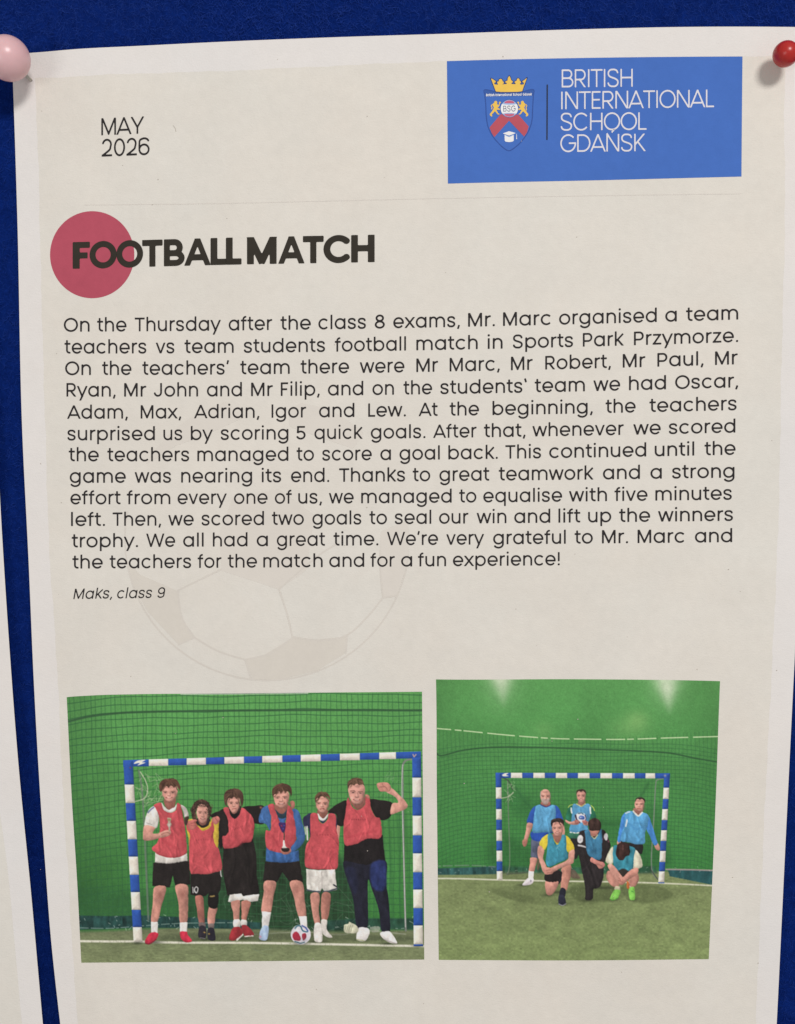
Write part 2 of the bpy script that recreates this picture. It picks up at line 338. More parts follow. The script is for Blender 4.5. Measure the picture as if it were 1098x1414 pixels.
def paint_students():
    P = Paint(86, 948, 594, 1336, 2, 5)
    X, Y = P.X, P.Y
    # green curtain: brighter above, darker low behind the legs
    t = np.clip((Y-955)/310, 0, 1)[..., None]
    P.img[:] = np.array([86, 148, 80])*(1-t) + np.array([60, 122, 58])*t
    P.img *= (1+.02*vnoise(P.h, P.w, 60, P.rng)+.012*vnoise(P.h, P.w, 9, P.rng, 2)+.02*vnoise(P.h, P.w, 2.2, P.rng))[..., None]
    P.img *= (1-.13*np.exp(-((X-100)/45)**2)-.10*np.exp(-(((X-130)/60)**2+((Y-1230)/50)**2)))[..., None]
    rr = np.exp(-(((X-330)/330)**2+((Y-1000)/120)**2)); P.img += rr[..., None]*np.array([4, 8, 2])
    # vertical folds on the right
    for xx in (505, 518, 531, 540, 552, 563): P.line([(xx-4, 1110), (xx, 1190), (xx+2, 1280)], 3, (48, 98, 54), 2, True, .45)
    # dark net heaped behind the legs
    P.poly([(262, 1180), (350, 1150), (440, 1165), (480, 1200), (500, 1290), (400, 1292), (270, 1290), (255, 1240)], (36, 56, 40), 9, True, .15, 0, 1, a=.85)
    P.poly([(100, 1225), (200, 1232), (290, 1225), (300, 1285), (110, 1275)], (44, 88, 52), 12, True, .1, 0, 1, a=.5)
    # net: rows sag, columns lean
    for k in range(36):
        y = 962+k*9.6+(k % 3)*.8
        xs = np.linspace(88, 592, 22)
        sag = 9*np.exp(-(xs-92)/60)+1.3*np.sin(xs/41+k*.35)+.7*np.sin(xs/15+k*.9)-.008*(xs-92)*(k < 20)
        drop = np.maximum(0, (260-xs))/170*min(k, 16)*1.1
        P.line(list(zip(xs, y+sag+drop*.6)), 1.2, NETD, .55, True, .78 if k < 12 else .6)
    for k in range(72):
        x = 88+k*7.1+(k % 2)*1.2
        lean = 11 if x < 200 else 4
        ys = np.linspace(958, 1272, 9)
        xs = x+lean*(ys-958)/300*(1 if x < 200 else .5)+.9*np.sin(ys/23+k*.6)
        P.line(list(zip(xs, ys)), 1.05, NETD, .5, True, .52+.15*((k*7) % 5 == 0))
    P.line([(92, 997), (120, 990), (150, 986), (185, 983.5), (260, 982), (340, 981), (440, 980.5), (586, 981)], 3.0, (48, 84, 54), .8, True, .9)
    P.line([(250, 958.6), (300, 958.4), (425, 957.4)], 1.3, (196, 200, 190), .6, True, .8); P.line([(250, 957.2), (300, 957.4), (420, 956.4)], .9, (40, 70, 66), .5, True, .9)
    # floor
    fl = np.clip((Y-(1281+3*np.sin(X/60)))/5, 0, 1)[..., None]
    f2 = np.clip((Y-1282)/50, 0, 1)[..., None]
    floor = (np.array([108, 116, 84])*(1-f2)+np.array([122, 132, 92])*f2)*(1+.04*vnoise(P.h, P.w, 7, P.rng, .4)+.04*vnoise(P.h, P.w, 30, P.rng, .5))[..., None]
    P.img[:] = P.img*(1-fl)+floor*fl
    # blue green skirting at the curtain foot
    P.poly([(100, 1264), (150, 1265), (200, 1264), (290, 1268), (360, 1274), (360, 1283), (290, 1282), (200, 1281), (104, 1284)], (36, 68, 64), 1.2, False, .2, 0, 1)
    P.poly([(440, 1272), (500, 1268), (575, 1268), (578, 1284), (500, 1283), (440, 1285)], (38, 68, 60), 2, False, .2, 0, 1, a=.8)
    P.line([(108, 1281), (150, 1282), (190, 1279), (250, 1275), (330, 1274)], 1.2, (150, 170, 158), .6, True, .6, dash=.9)
    for q in range(46):
        x = P.rng.uniform(104, 580); y = 1264+P.rng.uniform(0, 20); P.line([(x, y), (x+P.rng.uniform(-4, 5), y+P.rng.uniform(-3, 3))], .9, (190, 200, 190), .5, False, .55)
    # loose grey net lines behind the legs
    for q in range(26):
        x = P.rng.uniform(330, 500); y = P.rng.uniform(1215, 1290)
        P.line([(x, y), (x+P.rng.uniform(-25, 25), y+P.rng.uniform(4, 30)), (x+P.rng.uniform(-40, 40), y+P.rng.uniform(14, 40))], .7, (120, 138, 118), .5, True, .3)
    P.line([(340, 1291), (420, 1287), (470, 1291), (500, 1285), (560, 1290)], 1.4, (165, 168, 150), .7, True, .6)
    P.poly([(225, 1292), (300, 1288), (430, 1289), (560, 1293), (560, 1299), (400, 1298), (240, 1299)], (70, 78, 56), 3, True, .1, 0, 1, a=.55)
    P.line([(100, 1299.5), (150, 1300), (184, 1300), (240, 1301.5), (350, 1302), (460, 1304), (560, 1306), (590, 1306.5)], 3.0, (216, 212, 196), .8, True, .95)
    for x, y, rx in ((213, 1301, 14), (256, 1299, 12), (284, 1297, 12), (330, 1296, 16), (366, 1298, 10), (440, 1300, 16), (499, 1298, 12), (535, 1303, 14), (190, 1302, 9), (577, 1306, 9)): P.blob(x, y, rx, 2.4, (48, 54, 40), .7)
    for q in range(700):
        x = P.rng.uniform(106, 586); y = P.rng.uniform(1286, 1330); v = P.rng.uniform(.8, 1.18); P.line([(x, y), (x+P.rng.uniform(-1.2, 1.2), y-P.rng.uniform(1, 2.4))], .6, (118*v, 126*v, 90*v), .4, False, .45)
    # goal posts and bar
    P.id = 1
    P.line([(192, 1064), (197, 1100), (201, 1180), (205, 1270)], 2.6, (104, 116, 104), .8, True, .8, True)
    P.line([(568, 1048.5), (561, 1050), (556.6, 1056), (556, 1070), (557, 1150), (559, 1240), (560.5, 1285)], 2.6, (120, 124, 118), .7, True, .95, True)
    P.line([(556.2, 1056), (555, 1090), (558, 1200), (560, 1280)], .9, (206, 206, 200), .4, True, .8)
    for q in range(30):
        x = 195+P.rng.uniform(-3, 30); y = 1068+P.rng.uniform(0, 40)
        P.line([(x, y), (x+P.rng.uniform(-9, 9), y+P.rng.uniform(-7, 9)), (x+P.rng.uniform(-9, 12), y+P.rng.uniform(-4, 14))], .8, (176, 186, 150), .5, True, .45)
        x = 528+P.rng.uniform(0, 28); y = 1066+P.rng.uniform(0, 36)
        P.line([(x, y), (x+P.rng.uniform(-9, 5), y+P.rng.uniform(-2, 14))], .8, (130, 160, 120), .5, True, .35)
    P.line([(194, 1066), (201, 1078), (204, 1090), (200, 1102), (186, 1107)], 1.3, (190, 190, 165), .5, True, .8)
    xb = [170.2, 205.7, 232.4, 258, 284.5, 310, 337, 362.3, 390, 415.5, 443, 469.5, 497, 523.8, 546.9, 581.4]
    for i in range(15):
        a, b = xb[i], xb[i+1]
        def yt(x): return 1049.7+(1037.6-1049.7)*(x-170)/411
        P.poly([(a, yt(a)), (b, yt(b)), (b, yt(b)+9.6), (a, yt(a)+9.0)], BLU if i % 2 == 0 else GW, .55, False, .03, .1, 1.2, 0, -.12)
    cs = [BLU if i % 2 == 0 else GW for i in range(12)]
    post(P, 170.3, 184.6, 13, 12.4, [1050.5, 1083.6, 1109, 1133.7, 1159, 1183, 1208, 1232, 1256.4, 1280.4, 1300.5], cs)
    post(P, 569.3, 571.4, 12.2, 13, [1046, 1074, 1101, 1126.6, 1153.5, 1178.5, 1204.5, 1228.5, 1254, 1278, 1304, 1306.5], cs)
    P.poly([(185, 1054.6), (190, 1050.4), (201, 1049.2), (196, 1052.6), (201, 1053), (190, 1057), (193, 1053.6)], GW, .5, True, 0, 0, 1)
    P.line([(570.5, 1042), (571.8, 1045), (574.5, 1042)], 1.5, (190, 160, 150), .5, False, .9)

    # ---- third player is behind his neighbours' arms: black sleeves first
    P.tf = (180, 1060, 4.99); P.id = 4
    P.poly([(548, 330), (600, 300), (645, 285), (670, 330), (660, 470), (630, 560), (606, 520), (604, 430), (598, 370)], BLK)
    P.poly([(770, 275), (850, 262), (925, 268), (925, 385), (860, 388), (830, 390), (800, 340)], BLK)
    P.poly([(640, 300), (640, 560), (636, 700), (662, 850), (680, 885), (765, 872), (780, 885), (884, 876), (874, 740), (868, 590), (845, 480), (858, 390), (800, 290)], BLK, folds=8, tex=.1)
    P.poly([(686, 878), (673, 924), (700, 930), (740, 920), (776, 908), (790, 918), (830, 924), (880, 918), (889, 872), (780, 884), (766, 866)], WHT, .5, False, tb=-.1)
    P.poly([(692, 926), (705, 1000), (712, 1055), (752, 1055), (757, 1000), (757, 912)], LEG, shrink=.75, lr=-.2); P.poly([(766, 915), (764, 990), (766, 1055), (800, 1055), (822, 980), (832, 922)], (172, 114, 100), shrink=.75, lr=-.2)
    P.poly([(710, 1050), (714, 1104), (758, 1100), (756, 1048)], WHT); P.poly([(762, 1050), (765, 1094), (803, 1088), (802, 1050)], (206, 200, 194))
    P.poly([(712, 1100), (688, 1140), (681, 1186), (728, 1191), (776, 1150), (760, 1100)], (160, 50, 56)); P.poly([(765, 1090), (780, 1150), (800, 1166), (842, 1164), (852, 1140), (802, 1085)], (150, 48, 54))
    P.line([(735, 1190), (775, 1150)], 1.6, (224, 216, 208)); P.line([(790, 1164), (846, 1160)], 1.2, (220, 214, 206))
    P.poly([(672, 262), (690, 318), (722, 348), (752, 318), (762, 262)], (28, 25, 26))
    P.poly([(690, 280), (700, 312), (716, 320), (738, 308), (742, 278)], (168, 112, 98))
    P.poly([(640, 282), (676, 274), (690, 322), (722, 352), (752, 322), (766, 276), (802, 294), (850, 350), (853, 440), (832, 512), (770, 522), (730, 552), (670, 560), (642, 552), (634, 474), (660, 466), (676, 430), (666, 350)], RED, folds=11, tex=.04)
    P.line([(730, 545), (790, 510), (840, 450)], 2.2, (150, 50, 58), 1.4, True, .5); P.line([(690, 545), (720, 500)], 2, (160, 56, 64), 1.4, True, .5)
    bib_marks(P, 0, 0, 0); P.tf = (180, 1060, 4.99)
    for k in range(6): P.blob(716+k*11, 428-k*5, 4, 7, (128, 46, 56), .6)
    P.face([(668, 205), (670, 262), (692, 302), (714, 313), (738, 302), (756, 262), (756, 205), (714, 188)], smile=False)
    P.poly([(646, 248), (641, 192), (662, 154), (712, 137), (760, 150), (784, 188), (784, 244), (766, 278), (756, 240), (748, 212), (730, 222), (716, 206), (700, 222), (686, 212), (674, 236), (670, 270), (656, 268)], (80, 58, 48), tex=.12, shrink=1.0); P.locks([(646, 248), (641, 192), (662, 154), (712, 137), (760, 150), (784, 188), (784, 244), (766, 278), (756, 240), (748, 212), (730, 222), (716, 206), (700, 222), (686, 212), (674, 236), (670, 270), (656, 268)], 26, 2, (122, 90, 70), (54, 38, 32))
    # ---- second player, curly hair
    P.id = 3
    P.poly([(385, 362), (440, 352), (462, 372), (545, 372), (560, 350), (610, 372), (612, 400), (606, 545), (575, 560), (420, 560), (400, 490), (386, 420)], (196, 166, 62))
    P.poly([(452, 352), (462, 398), (500, 416), (540, 396), (545, 348)], (42, 36, 36))
    P.poly([(465, 398), (498, 436), (545, 406), (540, 396), (500, 418), (468, 392)], (204, 172, 62))
    P.poly([(386, 378), (440, 366), (464, 400), (500, 434), (545, 412), (566, 366), (580, 420), (576, 480), (590, 540), (612, 562), (633, 700), (560, 731), (480, 737), (415, 727), (404, 560), (410, 470), (388, 420)], RED, folds=11, tex=.04)
    for k in range(6): P.blob(455+k*16, 497, 5, 6, (138, 50, 58), .55)
    P.poly([(416, 733), (416, 876), (480, 890), (520, 884), (536, 868), (606, 868), (622, 840), (630, 712), (540, 735)], BLK, .6, False)
    P.line([(622, 712), (628, 750)], 1.4, (196, 192, 188)); P.line([(433, 822), (434, 862)], 1.2, (190, 188, 188), .5)
    P.line([(453, 818), (444, 830), (444, 852), (454, 864), (464, 852), (464, 830), (454, 818)], 1.3, (206, 204, 202), .5)
    P.poly([(445, 886), (456, 980), (472, 1075), (514, 1078), (512, 980), (502, 886)], (164, 104, 92), shrink=.75, lr=-.25); P.poly([(540, 958), (532, 1075), (578, 1082), (592, 1020), (602, 962)], LEG, shrink=.75, lr=-.2)
    P.poly([(542, 862), (538, 955), (598, 967), (606, 870)], (30, 27, 27)); P.line([(552, 888), (578, 886)], 1.8, (150, 128, 74), .6)
    P.poly([(472, 1068), (476, 1100), (516, 1100), (515, 1068)], (112, 98, 96)); P.poly([(536, 1074), (540, 1110), (574, 1112), (578, 1076)], (120, 106, 102))
    P.poly([(478, 1094), (466, 1150), (476, 1176), (508, 1180), (526, 1160), (520, 1096)], (46, 42, 50)); P.poly([(534, 1106), (530, 1170), (552, 1193), (586, 1190), (586, 1150), (574, 1106)], (44, 42, 52))
    P.blob(512, 1135, 9, 6, (196, 160, 80), .9); P.blob(545, 1146, 9, 6, (206, 168, 84), .9); P.line([(480, 1174), (515, 1178)], .9, (120, 116, 120))
    P.poly([(470, 350), (478, 392), (500, 400), (522, 388), (525, 345)], (146, 92, 80))
    P.face([(454, 285), (455, 330), (472, 368), (498, 387), (524, 368), (540, 325), (537, 280), (508, 246), (472, 254)])
    P.poly([(424, 356), (416, 310), (424, 256), (460, 222), (512, 218), (548, 244), (562, 296), (552, 350), (532, 356), (536, 300), (510, 262), (488, 256), (468, 268), (456, 300), (460, 352), (442, 364)], (66, 48, 40), tex=.3, shrink=1.0)
    for q in range(22):
        a = P.rng.uniform(-.3, 3.4); P.blob(490+62*np.cos(a), 300-66*np.sin(a)+P.rng.uniform(-8, 14), 12, 12, (92, 68, 56) if q % 2 else (50, 36, 32), .5, True)
    for q in range(70):
        a = P.rng.uniform(-.5, 3.6); rr = P.rng.uniform(40, 72); cx, cy = 490+rr*np.cos(a), 296-rr*1.05*np.sin(a)+P.rng.uniform(-6, 10); b = P.rng.uniform(0, 6.28); w = P.rng.uniform(6, 12)
        P.line([(cx+w*np.cos(b+t_), cy+w*np.sin(b+t_)) for t_ in (0, 1.1, 2.2, 3.2)], .75, ((104, 78, 64), (58, 42, 37), (40, 30, 28))[q % 3], .4, True, .7, True)
    P.poly([(388, 378), (410, 362), (444, 356), (464, 366), (450, 384), (462, 398), (440, 426), (404, 424)], (184, 104, 96)); P.line([(418, 384), (452, 378)], 1, (140, 74, 70), .6, True, .7); P.line([(420, 402), (452, 396)], 1, (140, 74, 70), .6, True, .7)
    P.poly([(562, 348), (584, 334), (610, 338), (618, 360), (604, 384), (584, 392), (566, 376)], (192, 116, 106)); P.line([(584, 346), (600, 372)], 1, (140, 80, 74), .6, True, .7)
    # ---- first player
    P.id = 2
    P.poly([(346, 256), (380, 270), (398, 298), (404, 340), (392, 352), (374, 344), (362, 300)], (196, 188, 180), folds=3); P.poly([(376, 340), (404, 336), (398, 380), (384, 400), (372, 380)], (70, 52, 46), .8)
    P.poly([(166, 262), (128, 286), (104, 340), (97, 402), (130, 410), (176, 420), (192, 395), (200, 330), (186, 272)], WHT, tex=.1)
    P.line([(122, 310), (140, 290), (160, 276)], 2.2, (70, 84, 130), .7, True, .8); P.line([(110, 380), (150, 392)], 1, (150, 146, 142), .7, True, .8)
    P.poly([(172, 585), (170, 655), (280, 662), (396, 642), (392, 590)], (212, 205, 196), .5, False); P.line([(174, 655), (280, 661), (394, 643)], 1.4, (120, 112, 112), .7)
    P.poly([(238, 205), (234, 255), (266, 300), (304, 280), (312, 205)], (146, 92, 80))
    P.poly([(218, 240), (206, 262), (232, 300), (272, 314), (312, 292), (322, 246), (304, 270), (270, 290), (238, 268)], WHT)
    P.poly([(160, 258), (212, 240), (232, 290), (272, 310), (312, 290), (322, 243), (348, 258), (366, 330), (380, 420), (393, 560), (376, 602), (300, 624), (220, 613), (166, 582), (148, 555), (186, 510), (200, 440), (198, 345), (178, 290)], RED, folds=11, tex=.04, lr=-.06)
    P.line([(200, 470), (250, 520), (330, 560)], 2.6, (168, 56, 66), 1.6, True, .4); P.line([(330, 330), (350, 440), (368, 560)], 2.6, (172, 58, 66), 1.6, True, .45)
    P.poly([(97, 398), (86, 476), (96, 503), (150, 502), (212, 484), (258, 474), (282, 456), (276, 434), (244, 428), (206, 444), (158, 452), (172, 412)], SKIN, tb=-.25)
    P.poly([(252, 348), (266, 342), (284, 352), (282, 376), (288, 392), (278, 412), (276, 436), (262, 440), (262, 410), (252, 392), (258, 374)], (176, 160, 138)); P.blob(268, 360, 14, 10, (140, 110, 58), .8); P.blob(270, 396, 12, 16, (226, 220, 212), .8)
    P.line([(214, 462), (246, 446), (272, 452)], 1.1, (130, 82, 72), .6, True, .7)
    P.poly([(158, 655), (152, 814), (214, 826), (274, 826), (292, 742), (310, 812), (360, 812), (414, 804), (404, 640), (280, 662)], BLK, .6, False)
    P.poly([(163, 822), (152, 920), (140, 1070), (190, 1070), (216, 965), (250, 824)], LEG, shrink=.75, lr=-.25); P.poly([(308, 812), (328, 930), (340, 1070), (393, 1070), (403, 930), (397, 808)], LEG, shrink=.75, lr=-.22)
    P.blob(204, 880, 26, 34, (150, 92, 82), .5); P.blob(362, 872, 26, 34, (150, 92, 82), .5)
    P.poly([(143, 1064), (144, 1146), (191, 1142), (190, 1066)], (228, 222, 216), .5, False); P.poly([(341, 1066), (341, 1134), (391, 1132), (394, 1066)], (228, 222, 216), .5, False)
    P.poly([(192, 1136), (138, 1138), (106, 1180), (101, 1206), (132, 1216), (174, 1188), (192, 1162)], (198, 50, 72)); P.poly([(341, 1128), (344, 1170), (370, 1202), (408, 1206), (427, 1190), (398, 1150), (390, 1130)], (198, 50, 72))
    P.line([(104, 1210), (135, 1215), (180, 1182)], 1.2, (120, 30, 46), .6)
    P.face([(213, 130), (218, 185), (238, 224), (270, 240), (304, 226), (325, 188), (330, 140), (300, 112), (240, 114)])
    P.poly([(194, 152), (192, 118), (212, 88), (244, 74), (282, 70), (322, 80), (344, 112), (350, 146), (338, 172), (328, 148), (316, 132), (300, 142), (284, 128), (262, 144), (246, 130), (228, 150), (216, 168), (206, 172)], HAIR, tex=.12, shrink=1.0); P.locks([(194, 152), (192, 118), (212, 88), (244, 74), (282, 70), (322, 80), (344, 112), (350, 146), (338, 172), (328, 148), (316, 132), (300, 142), (284, 128), (262, 144), (246, 130), (228, 150), (216, 168), (206, 172)], 26, 1, (122, 90, 70), (54, 38, 32))
    # ---- fourth, fifth, sixth players
    P.tf = (350, 1060, 4.575); P.id = 5
    P.poly([(96, 240), (60, 252), (42, 284), (32, 346), (76, 358), (104, 396), (112, 300)], (62, 98, 150), folds=6, tex=.06)
    P.poly([(246, 262), (288, 276), (310, 350), (329, 430), (312, 482), (262, 530), (236, 540), (224, 502), (266, 462), (270, 430), (254, 350)], (62, 98, 150), folds=6, tex=.06, lr=-.1)
    P.poly([(82, 505), (78, 592), (130, 600), (180, 603), (240, 600), (290, 590), (286, 520), (230, 540)], (58, 94, 148), .5, False, folds=7, tex=.1)
    P.poly([(74, 594), (60, 714), (150, 722), (184, 660), (226, 718), (314, 722), (292, 592), (180, 602)], BLK, .6, False)
    P.poly([(68, 716), (60, 800), (48, 915), (110, 918), (132, 805), (147, 720)], LEG, shrink=.75, lr=-.22); P.poly([(228, 720), (252, 820), (284, 945), (336, 945), (327, 830), (311, 720)], LEG, shrink=.75, lr=-.22)
    P.blob(98, 775, 24, 30, (152, 94, 84), .4); P.blob(276, 780, 24, 30, (152, 94, 84), .4)
    P.poly([(53, 910), (54, 1010), (96, 1010), (111, 912)], (226, 220, 216), .5, False); P.poly([(286, 938), (302, 1008), (341, 1014), (337, 938)], (226, 220, 216), .5, False)
    P.poly([(54, 1004), (34, 1074), (54, 1093), (88, 1084), (98, 1004)], (166, 186, 214)); P.blob(42, 1068, 8, 10, (206, 120, 140), .7)
    P.poly([(140, 225), (140, 275), (178, 310), (212, 275), (216, 225)], (146, 92, 80))
    P.poly([(132, 262), (146, 320), (176, 390), (204, 330), (214, 262), (180, 292)], (44, 62, 74)); P.poly([(146, 318), (176, 392), (206, 318), (180, 322)], (66, 104, 162))
    P.poly([(90, 240), (130, 228), (140, 272), (164, 330), (188, 400), (206, 320), (216, 240), (246, 262), (264, 350), (272, 450), (240, 502), (232, 532), (190, 542), (130, 532), (80, 502), (76, 400), (104, 392), (110, 300)], RED, folds=11, tex=.04)
    P.line([(120, 430), (160, 500)], 2.2, (162, 54, 64), 1.4, True, .5); P.line([(250, 380), (240, 460)], 2.2, (162, 54, 64), 1.4, True, .5)
    P.poly([(158, 352), (182, 344), (206, 350), (200, 404), (188, 412), (176, 402)], (66, 42, 92)); P.blob(178, 366, 6, 6, (176, 60, 90), .8); P.blob(190, 384, 6, 6, (70, 90, 180), .8); P.blob(194, 362, 5, 5, (70, 90, 180), .8)
    P.line([(192, 404), (194, 440), (192, 470)], 1.4, (58, 66, 56), .6); P.poly([(186, 462), (198, 462), (202, 490), (214, 508), (180, 508), (184, 488)], (214, 208, 198))
    P.poly([(172, 512), (228, 508), (240, 530), (210, 550), (178, 544)], (176, 112, 98)); P.poly([(176, 508), (226, 506), (226, 526), (200, 536), (178, 526)], (48, 40, 40))
    P.face([(124, 165), (132, 220), (156, 248), (178, 257), (204, 244), (226, 204), (226, 155), (180, 138), (140, 146)])
    P.poly([(117, 182), (114, 140), (138, 108), (186, 95), (234, 113), (249, 155), (238, 192), (228, 168), (216, 154), (204, 172), (192, 152), (172, 176), (164, 152), (146, 174), (134, 172), (128, 202)], (82, 58, 46), tex=.12, shrink=1.0); P.locks([(117, 182), (114, 140), (138, 108), (186, 95), (234, 113), (249, 155), (238, 192), (228, 168), (216, 154), (204, 172), (192, 152), (172, 176), (164, 152), (146, 174), (134, 172), (128, 202)], 26, 3, (122, 90, 70), (54, 38, 32))
    P.poly([(230, 218), (250, 208), (264, 226), (258, 258), (244, 262)], (176, 112, 98)); P.blob(48, 252, 12, 10, (176, 112, 98), .8)
    P.id = 6
    P.poly([(368, 288), (330, 302), (312, 320), (316, 372), (346, 384), (360, 460), (380, 400)], (44, 44, 70)); P.poly([(478, 286), (520, 298), (532, 350), (540, 380), (515, 420)], (44, 44, 70))
    P.line([(338, 372), (342, 455)], 2.0, (206, 202, 198), .5); P.line([(326, 372), (330, 420)], 1.4, (186, 182, 180), .5)
    P.poly([(526, 368), (548, 366), (546, 420), (540, 460), (526, 440)], SKIN)
    P.poly([(406, 265), (408, 305), (438, 330), (466, 305), (468, 262)], (146, 92, 80))
    P.poly([(404, 288), (414, 326), (440, 340), (468, 318), (474, 288), (440, 320)], (222, 216, 210)); P.poly([(412, 322), (440, 354), (472, 316), (440, 336)], (50, 50, 84))
    P.poly([(362, 290), (402, 288), (416, 332), (440, 352), (468, 326), (476, 289), (520, 300), (525, 380), (542, 470), (537, 570), (526, 642), (440, 646), (345, 637), (323, 602), (330, 500), (356, 440), (358, 350)], RED, folds=11, tex=.04)
    for k in range(6): P.blob(404+k*17, 424, 5, 6, (128, 46, 54), .65)
    P.line([(360, 520), (400, 590)], 2, (166, 56, 66), 1.4, True, .4); P.line([(505, 500), (500, 600)], 2, (166, 56, 66), 1.4, True, .4)
    P.poly([(334, 640), (338, 776), (418, 792), (434, 760), (450, 790), (528, 772), (516, 643), (440, 648)], (208, 202, 194), .5, False, tex=.08)
    P.line([(338, 772), (380, 782), (420, 786)], 2.0, (66, 72, 82), .5); P.line([(440, 782), (480, 780), (528, 764)], 2.0, (66, 72, 82), .5); P.line([(434, 660), (434, 760)], 1.6, (170, 162, 156), .8, True, .7); P.line([(508, 740), (524, 752)], 2, (50, 50, 60))
    P.poly([(358, 798), (366, 900), (388, 995), (426, 990), (416, 900), (421, 796)], LEG, shrink=.75, lr=-.22); P.poly([(430, 798), (428, 965), (468, 965), (489, 870), (487, 792)], (176, 118, 104), shrink=.75, lr=-.25)
    P.poly([(386, 988), (383, 1088), (408, 1106), (437, 1096), (437, 1040), (426, 984)], (222, 215, 208)); P.poly([(427, 962), (436, 1045), (470, 1074), (500, 1074), (490, 1054), (465, 1020), (467, 964)], (214, 206, 198))
    P.face([(390, 205), (395, 250), (412, 278), (432, 289), (455, 278), (476, 244), (480, 200), (440, 176), (398, 186)], smile=False)
    P.poly([(386, 214), (388, 176), (416, 150), (462, 152), (488, 184), (485, 222), (476, 198), (462, 186), (448, 194), (432, 184), (416, 196), (404, 194), (395, 228)], (104, 76, 58), tex=.12, shrink=1.0); P.locks([(386, 214), (388, 176), (416, 150), (462, 152), (488, 184), (485, 222), (476, 198), (462, 186), (448, 194), (432, 184), (416, 196), (404, 194), (395, 228)], 26, 4, (122, 90, 70), (54, 38, 32))
    P.id = 7
    P.poly([(592, 208), (540, 222), (490, 256), (470, 284), (520, 298), (530, 362), (572, 366), (584, 290)], BLK); P.poly([(730, 198), (800, 203), (882, 224), (868, 308), (816, 334), (770, 306), (740, 250)], BLK)
    P.poly([(574, 480), (570, 606), (700, 622), (834, 592), (816, 425), (720, 440)], (34, 30, 31), .6, False, folds=8, tex=.08)
    P.poly([(570, 590), (588, 700), (628, 830), (655, 1018), (722, 1018), (724, 724), (746, 764), (790, 900), (810, 1038), (864, 1038), (857, 850), (840, 720), (836, 588), (700, 612)], (34, 34, 46), folds=8, tex=.08)
    P.poly([(744, 612), (830, 590), (840, 700), (832, 772), (780, 778), (742, 730)], (42, 52, 98), 2.2, True, .12, .1)
    P.poly([(580, 640), (640, 640), (660, 740), (640, 800), (610, 740)], (35, 37, 56), 3, True, .1, 0)
    P.poly([(662, 1014), (648, 1078), (664, 1096), (710, 1094), (737, 1040), (722, 1012)], (222, 216, 212)); P.poly([(806, 1038), (803, 1064), (850, 1102), (906, 1114), (903, 1090), (864, 1036)], (222, 216, 212))
    P.line([(652, 1088), (700, 1094)], 1.0, (160, 164, 120), .5); P.line([(822, 1082), (900, 1112)], .9, (150, 142, 138), .5)
    P.poly([(864, 296), (878, 226), (914, 220), (894, 186), (838, 152), (868, 124), (930, 178), (974, 230), (968, 258), (930, 276)], SKIN, lr=-.15)
    P.poly([(778, 106), (798, 94), (846, 93), (870, 120), (862, 148), (820, 154), (794, 146)], (192, 132, 116)); P.line([(800, 122), (830, 122), (846, 136)], 1.1, (140, 90, 80), .6, True, .8); P.line([(815, 97), (822, 120)], .9, (150, 98, 86), .6, True, .7)
    P.poly([(612, 205), (636, 252), (664, 268), (698, 242), (708, 185)], (148, 94, 82))
    P.poly([(604, 190), (622, 240), (660, 266), (700, 236), (708, 176), (738, 198), (742, 250), (770, 304), (806, 332), (806, 442), (720, 452), (650, 482), (578, 490), (568, 380), (580, 285), (590, 205)], RED, folds=11, tex=.04)
    P.line([(600, 440), (680, 420), (780, 400)], 2.4, (160, 54, 64), 1.6, True, .45); P.line([(640, 300), (600, 400)], 2.0, (224, 100, 104), 1.8, True, .4)
    for k in range(7): P.blob(622+k*14, 328, 5, 6, (120, 42, 50), .7)
    P.face([(598, 112), (602, 178), (620, 214), (652, 236), (688, 220), (706, 172), (704, 115), (655, 92)], skin=(212, 152, 138))
    P.poly([(593, 130), (590, 98), (604, 76), (640, 61), (686, 69), (702, 98), (700, 130), (690, 112), (672, 116), (654, 106), (634, 116), (616, 112), (602, 140)], (100, 74, 58), tex=.12, shrink=1.0); P.locks([(593, 130), (590, 98), (604, 76), (640, 61), (686, 69), (702, 98), (700, 130), (690, 112), (672, 116), (654, 106), (634, 116), (616, 112), (602, 140)], 26, 5, (122, 90, 70), (54, 38, 32))
    P.poly([(704, 172), (722, 166), (738, 186), (724, 198)], (186, 120, 106))
    # ---- ball, gloves
    P.id = 8
    P.blob(300, 1112, 62, 10, (48, 52, 40), .7)
    P.blob(299, 1054, 63, 62, (206, 200, 206), 1, True, True)
    P.poly([(246, 1048), (268, 1034), (284, 1044), (300, 1078), (292, 1096), (262, 1094), (246, 1072)], (168, 48, 66), .6, setid=False); P.poly([(304, 1052), (330, 1044), (336, 1070), (318, 1092), (306, 1078)], (160, 50, 66), .6, setid=False)
    P.line([(262, 1018), (280, 1000), (300, 1006), (312, 1030), (340, 1036)], 1.8, (44, 96, 112), .7); P.line([(310, 1000), (330, 1010), (342, 1030)], 2, (72, 90, 150), .7); P.line([(262, 1100), (290, 1108), (320, 1104)], 1.6, (54, 88, 96), .7)
    P.blob(318, 1090, 30, 20, (110, 110, 120), .35); P.blob(276, 1024, 20, 14, (240, 236, 236), .5)
    P.id = 9
    P.poly([(570, 1004), (576, 990), (600, 984), (604, 972), (618, 978), (640, 988), (660, 1010), (660, 1040), (630, 1050), (590, 1046), (572, 1036)], (196, 194, 168), .6, True, .12)
    for k in range(4): P.line([(584+k*14, 998), (578+k*13, 1036)], .9, (132, 136, 110), .5, True, .8)
    P.poly([(736, 1010), (770, 1000), (800, 1006), (796, 1034), (760, 1044), (738, 1032)], (150, 150, 136), .8, True, .2, a=.7)
    P.tf = (0, 0, 1.0); P.id = 0
    P.done(); return P

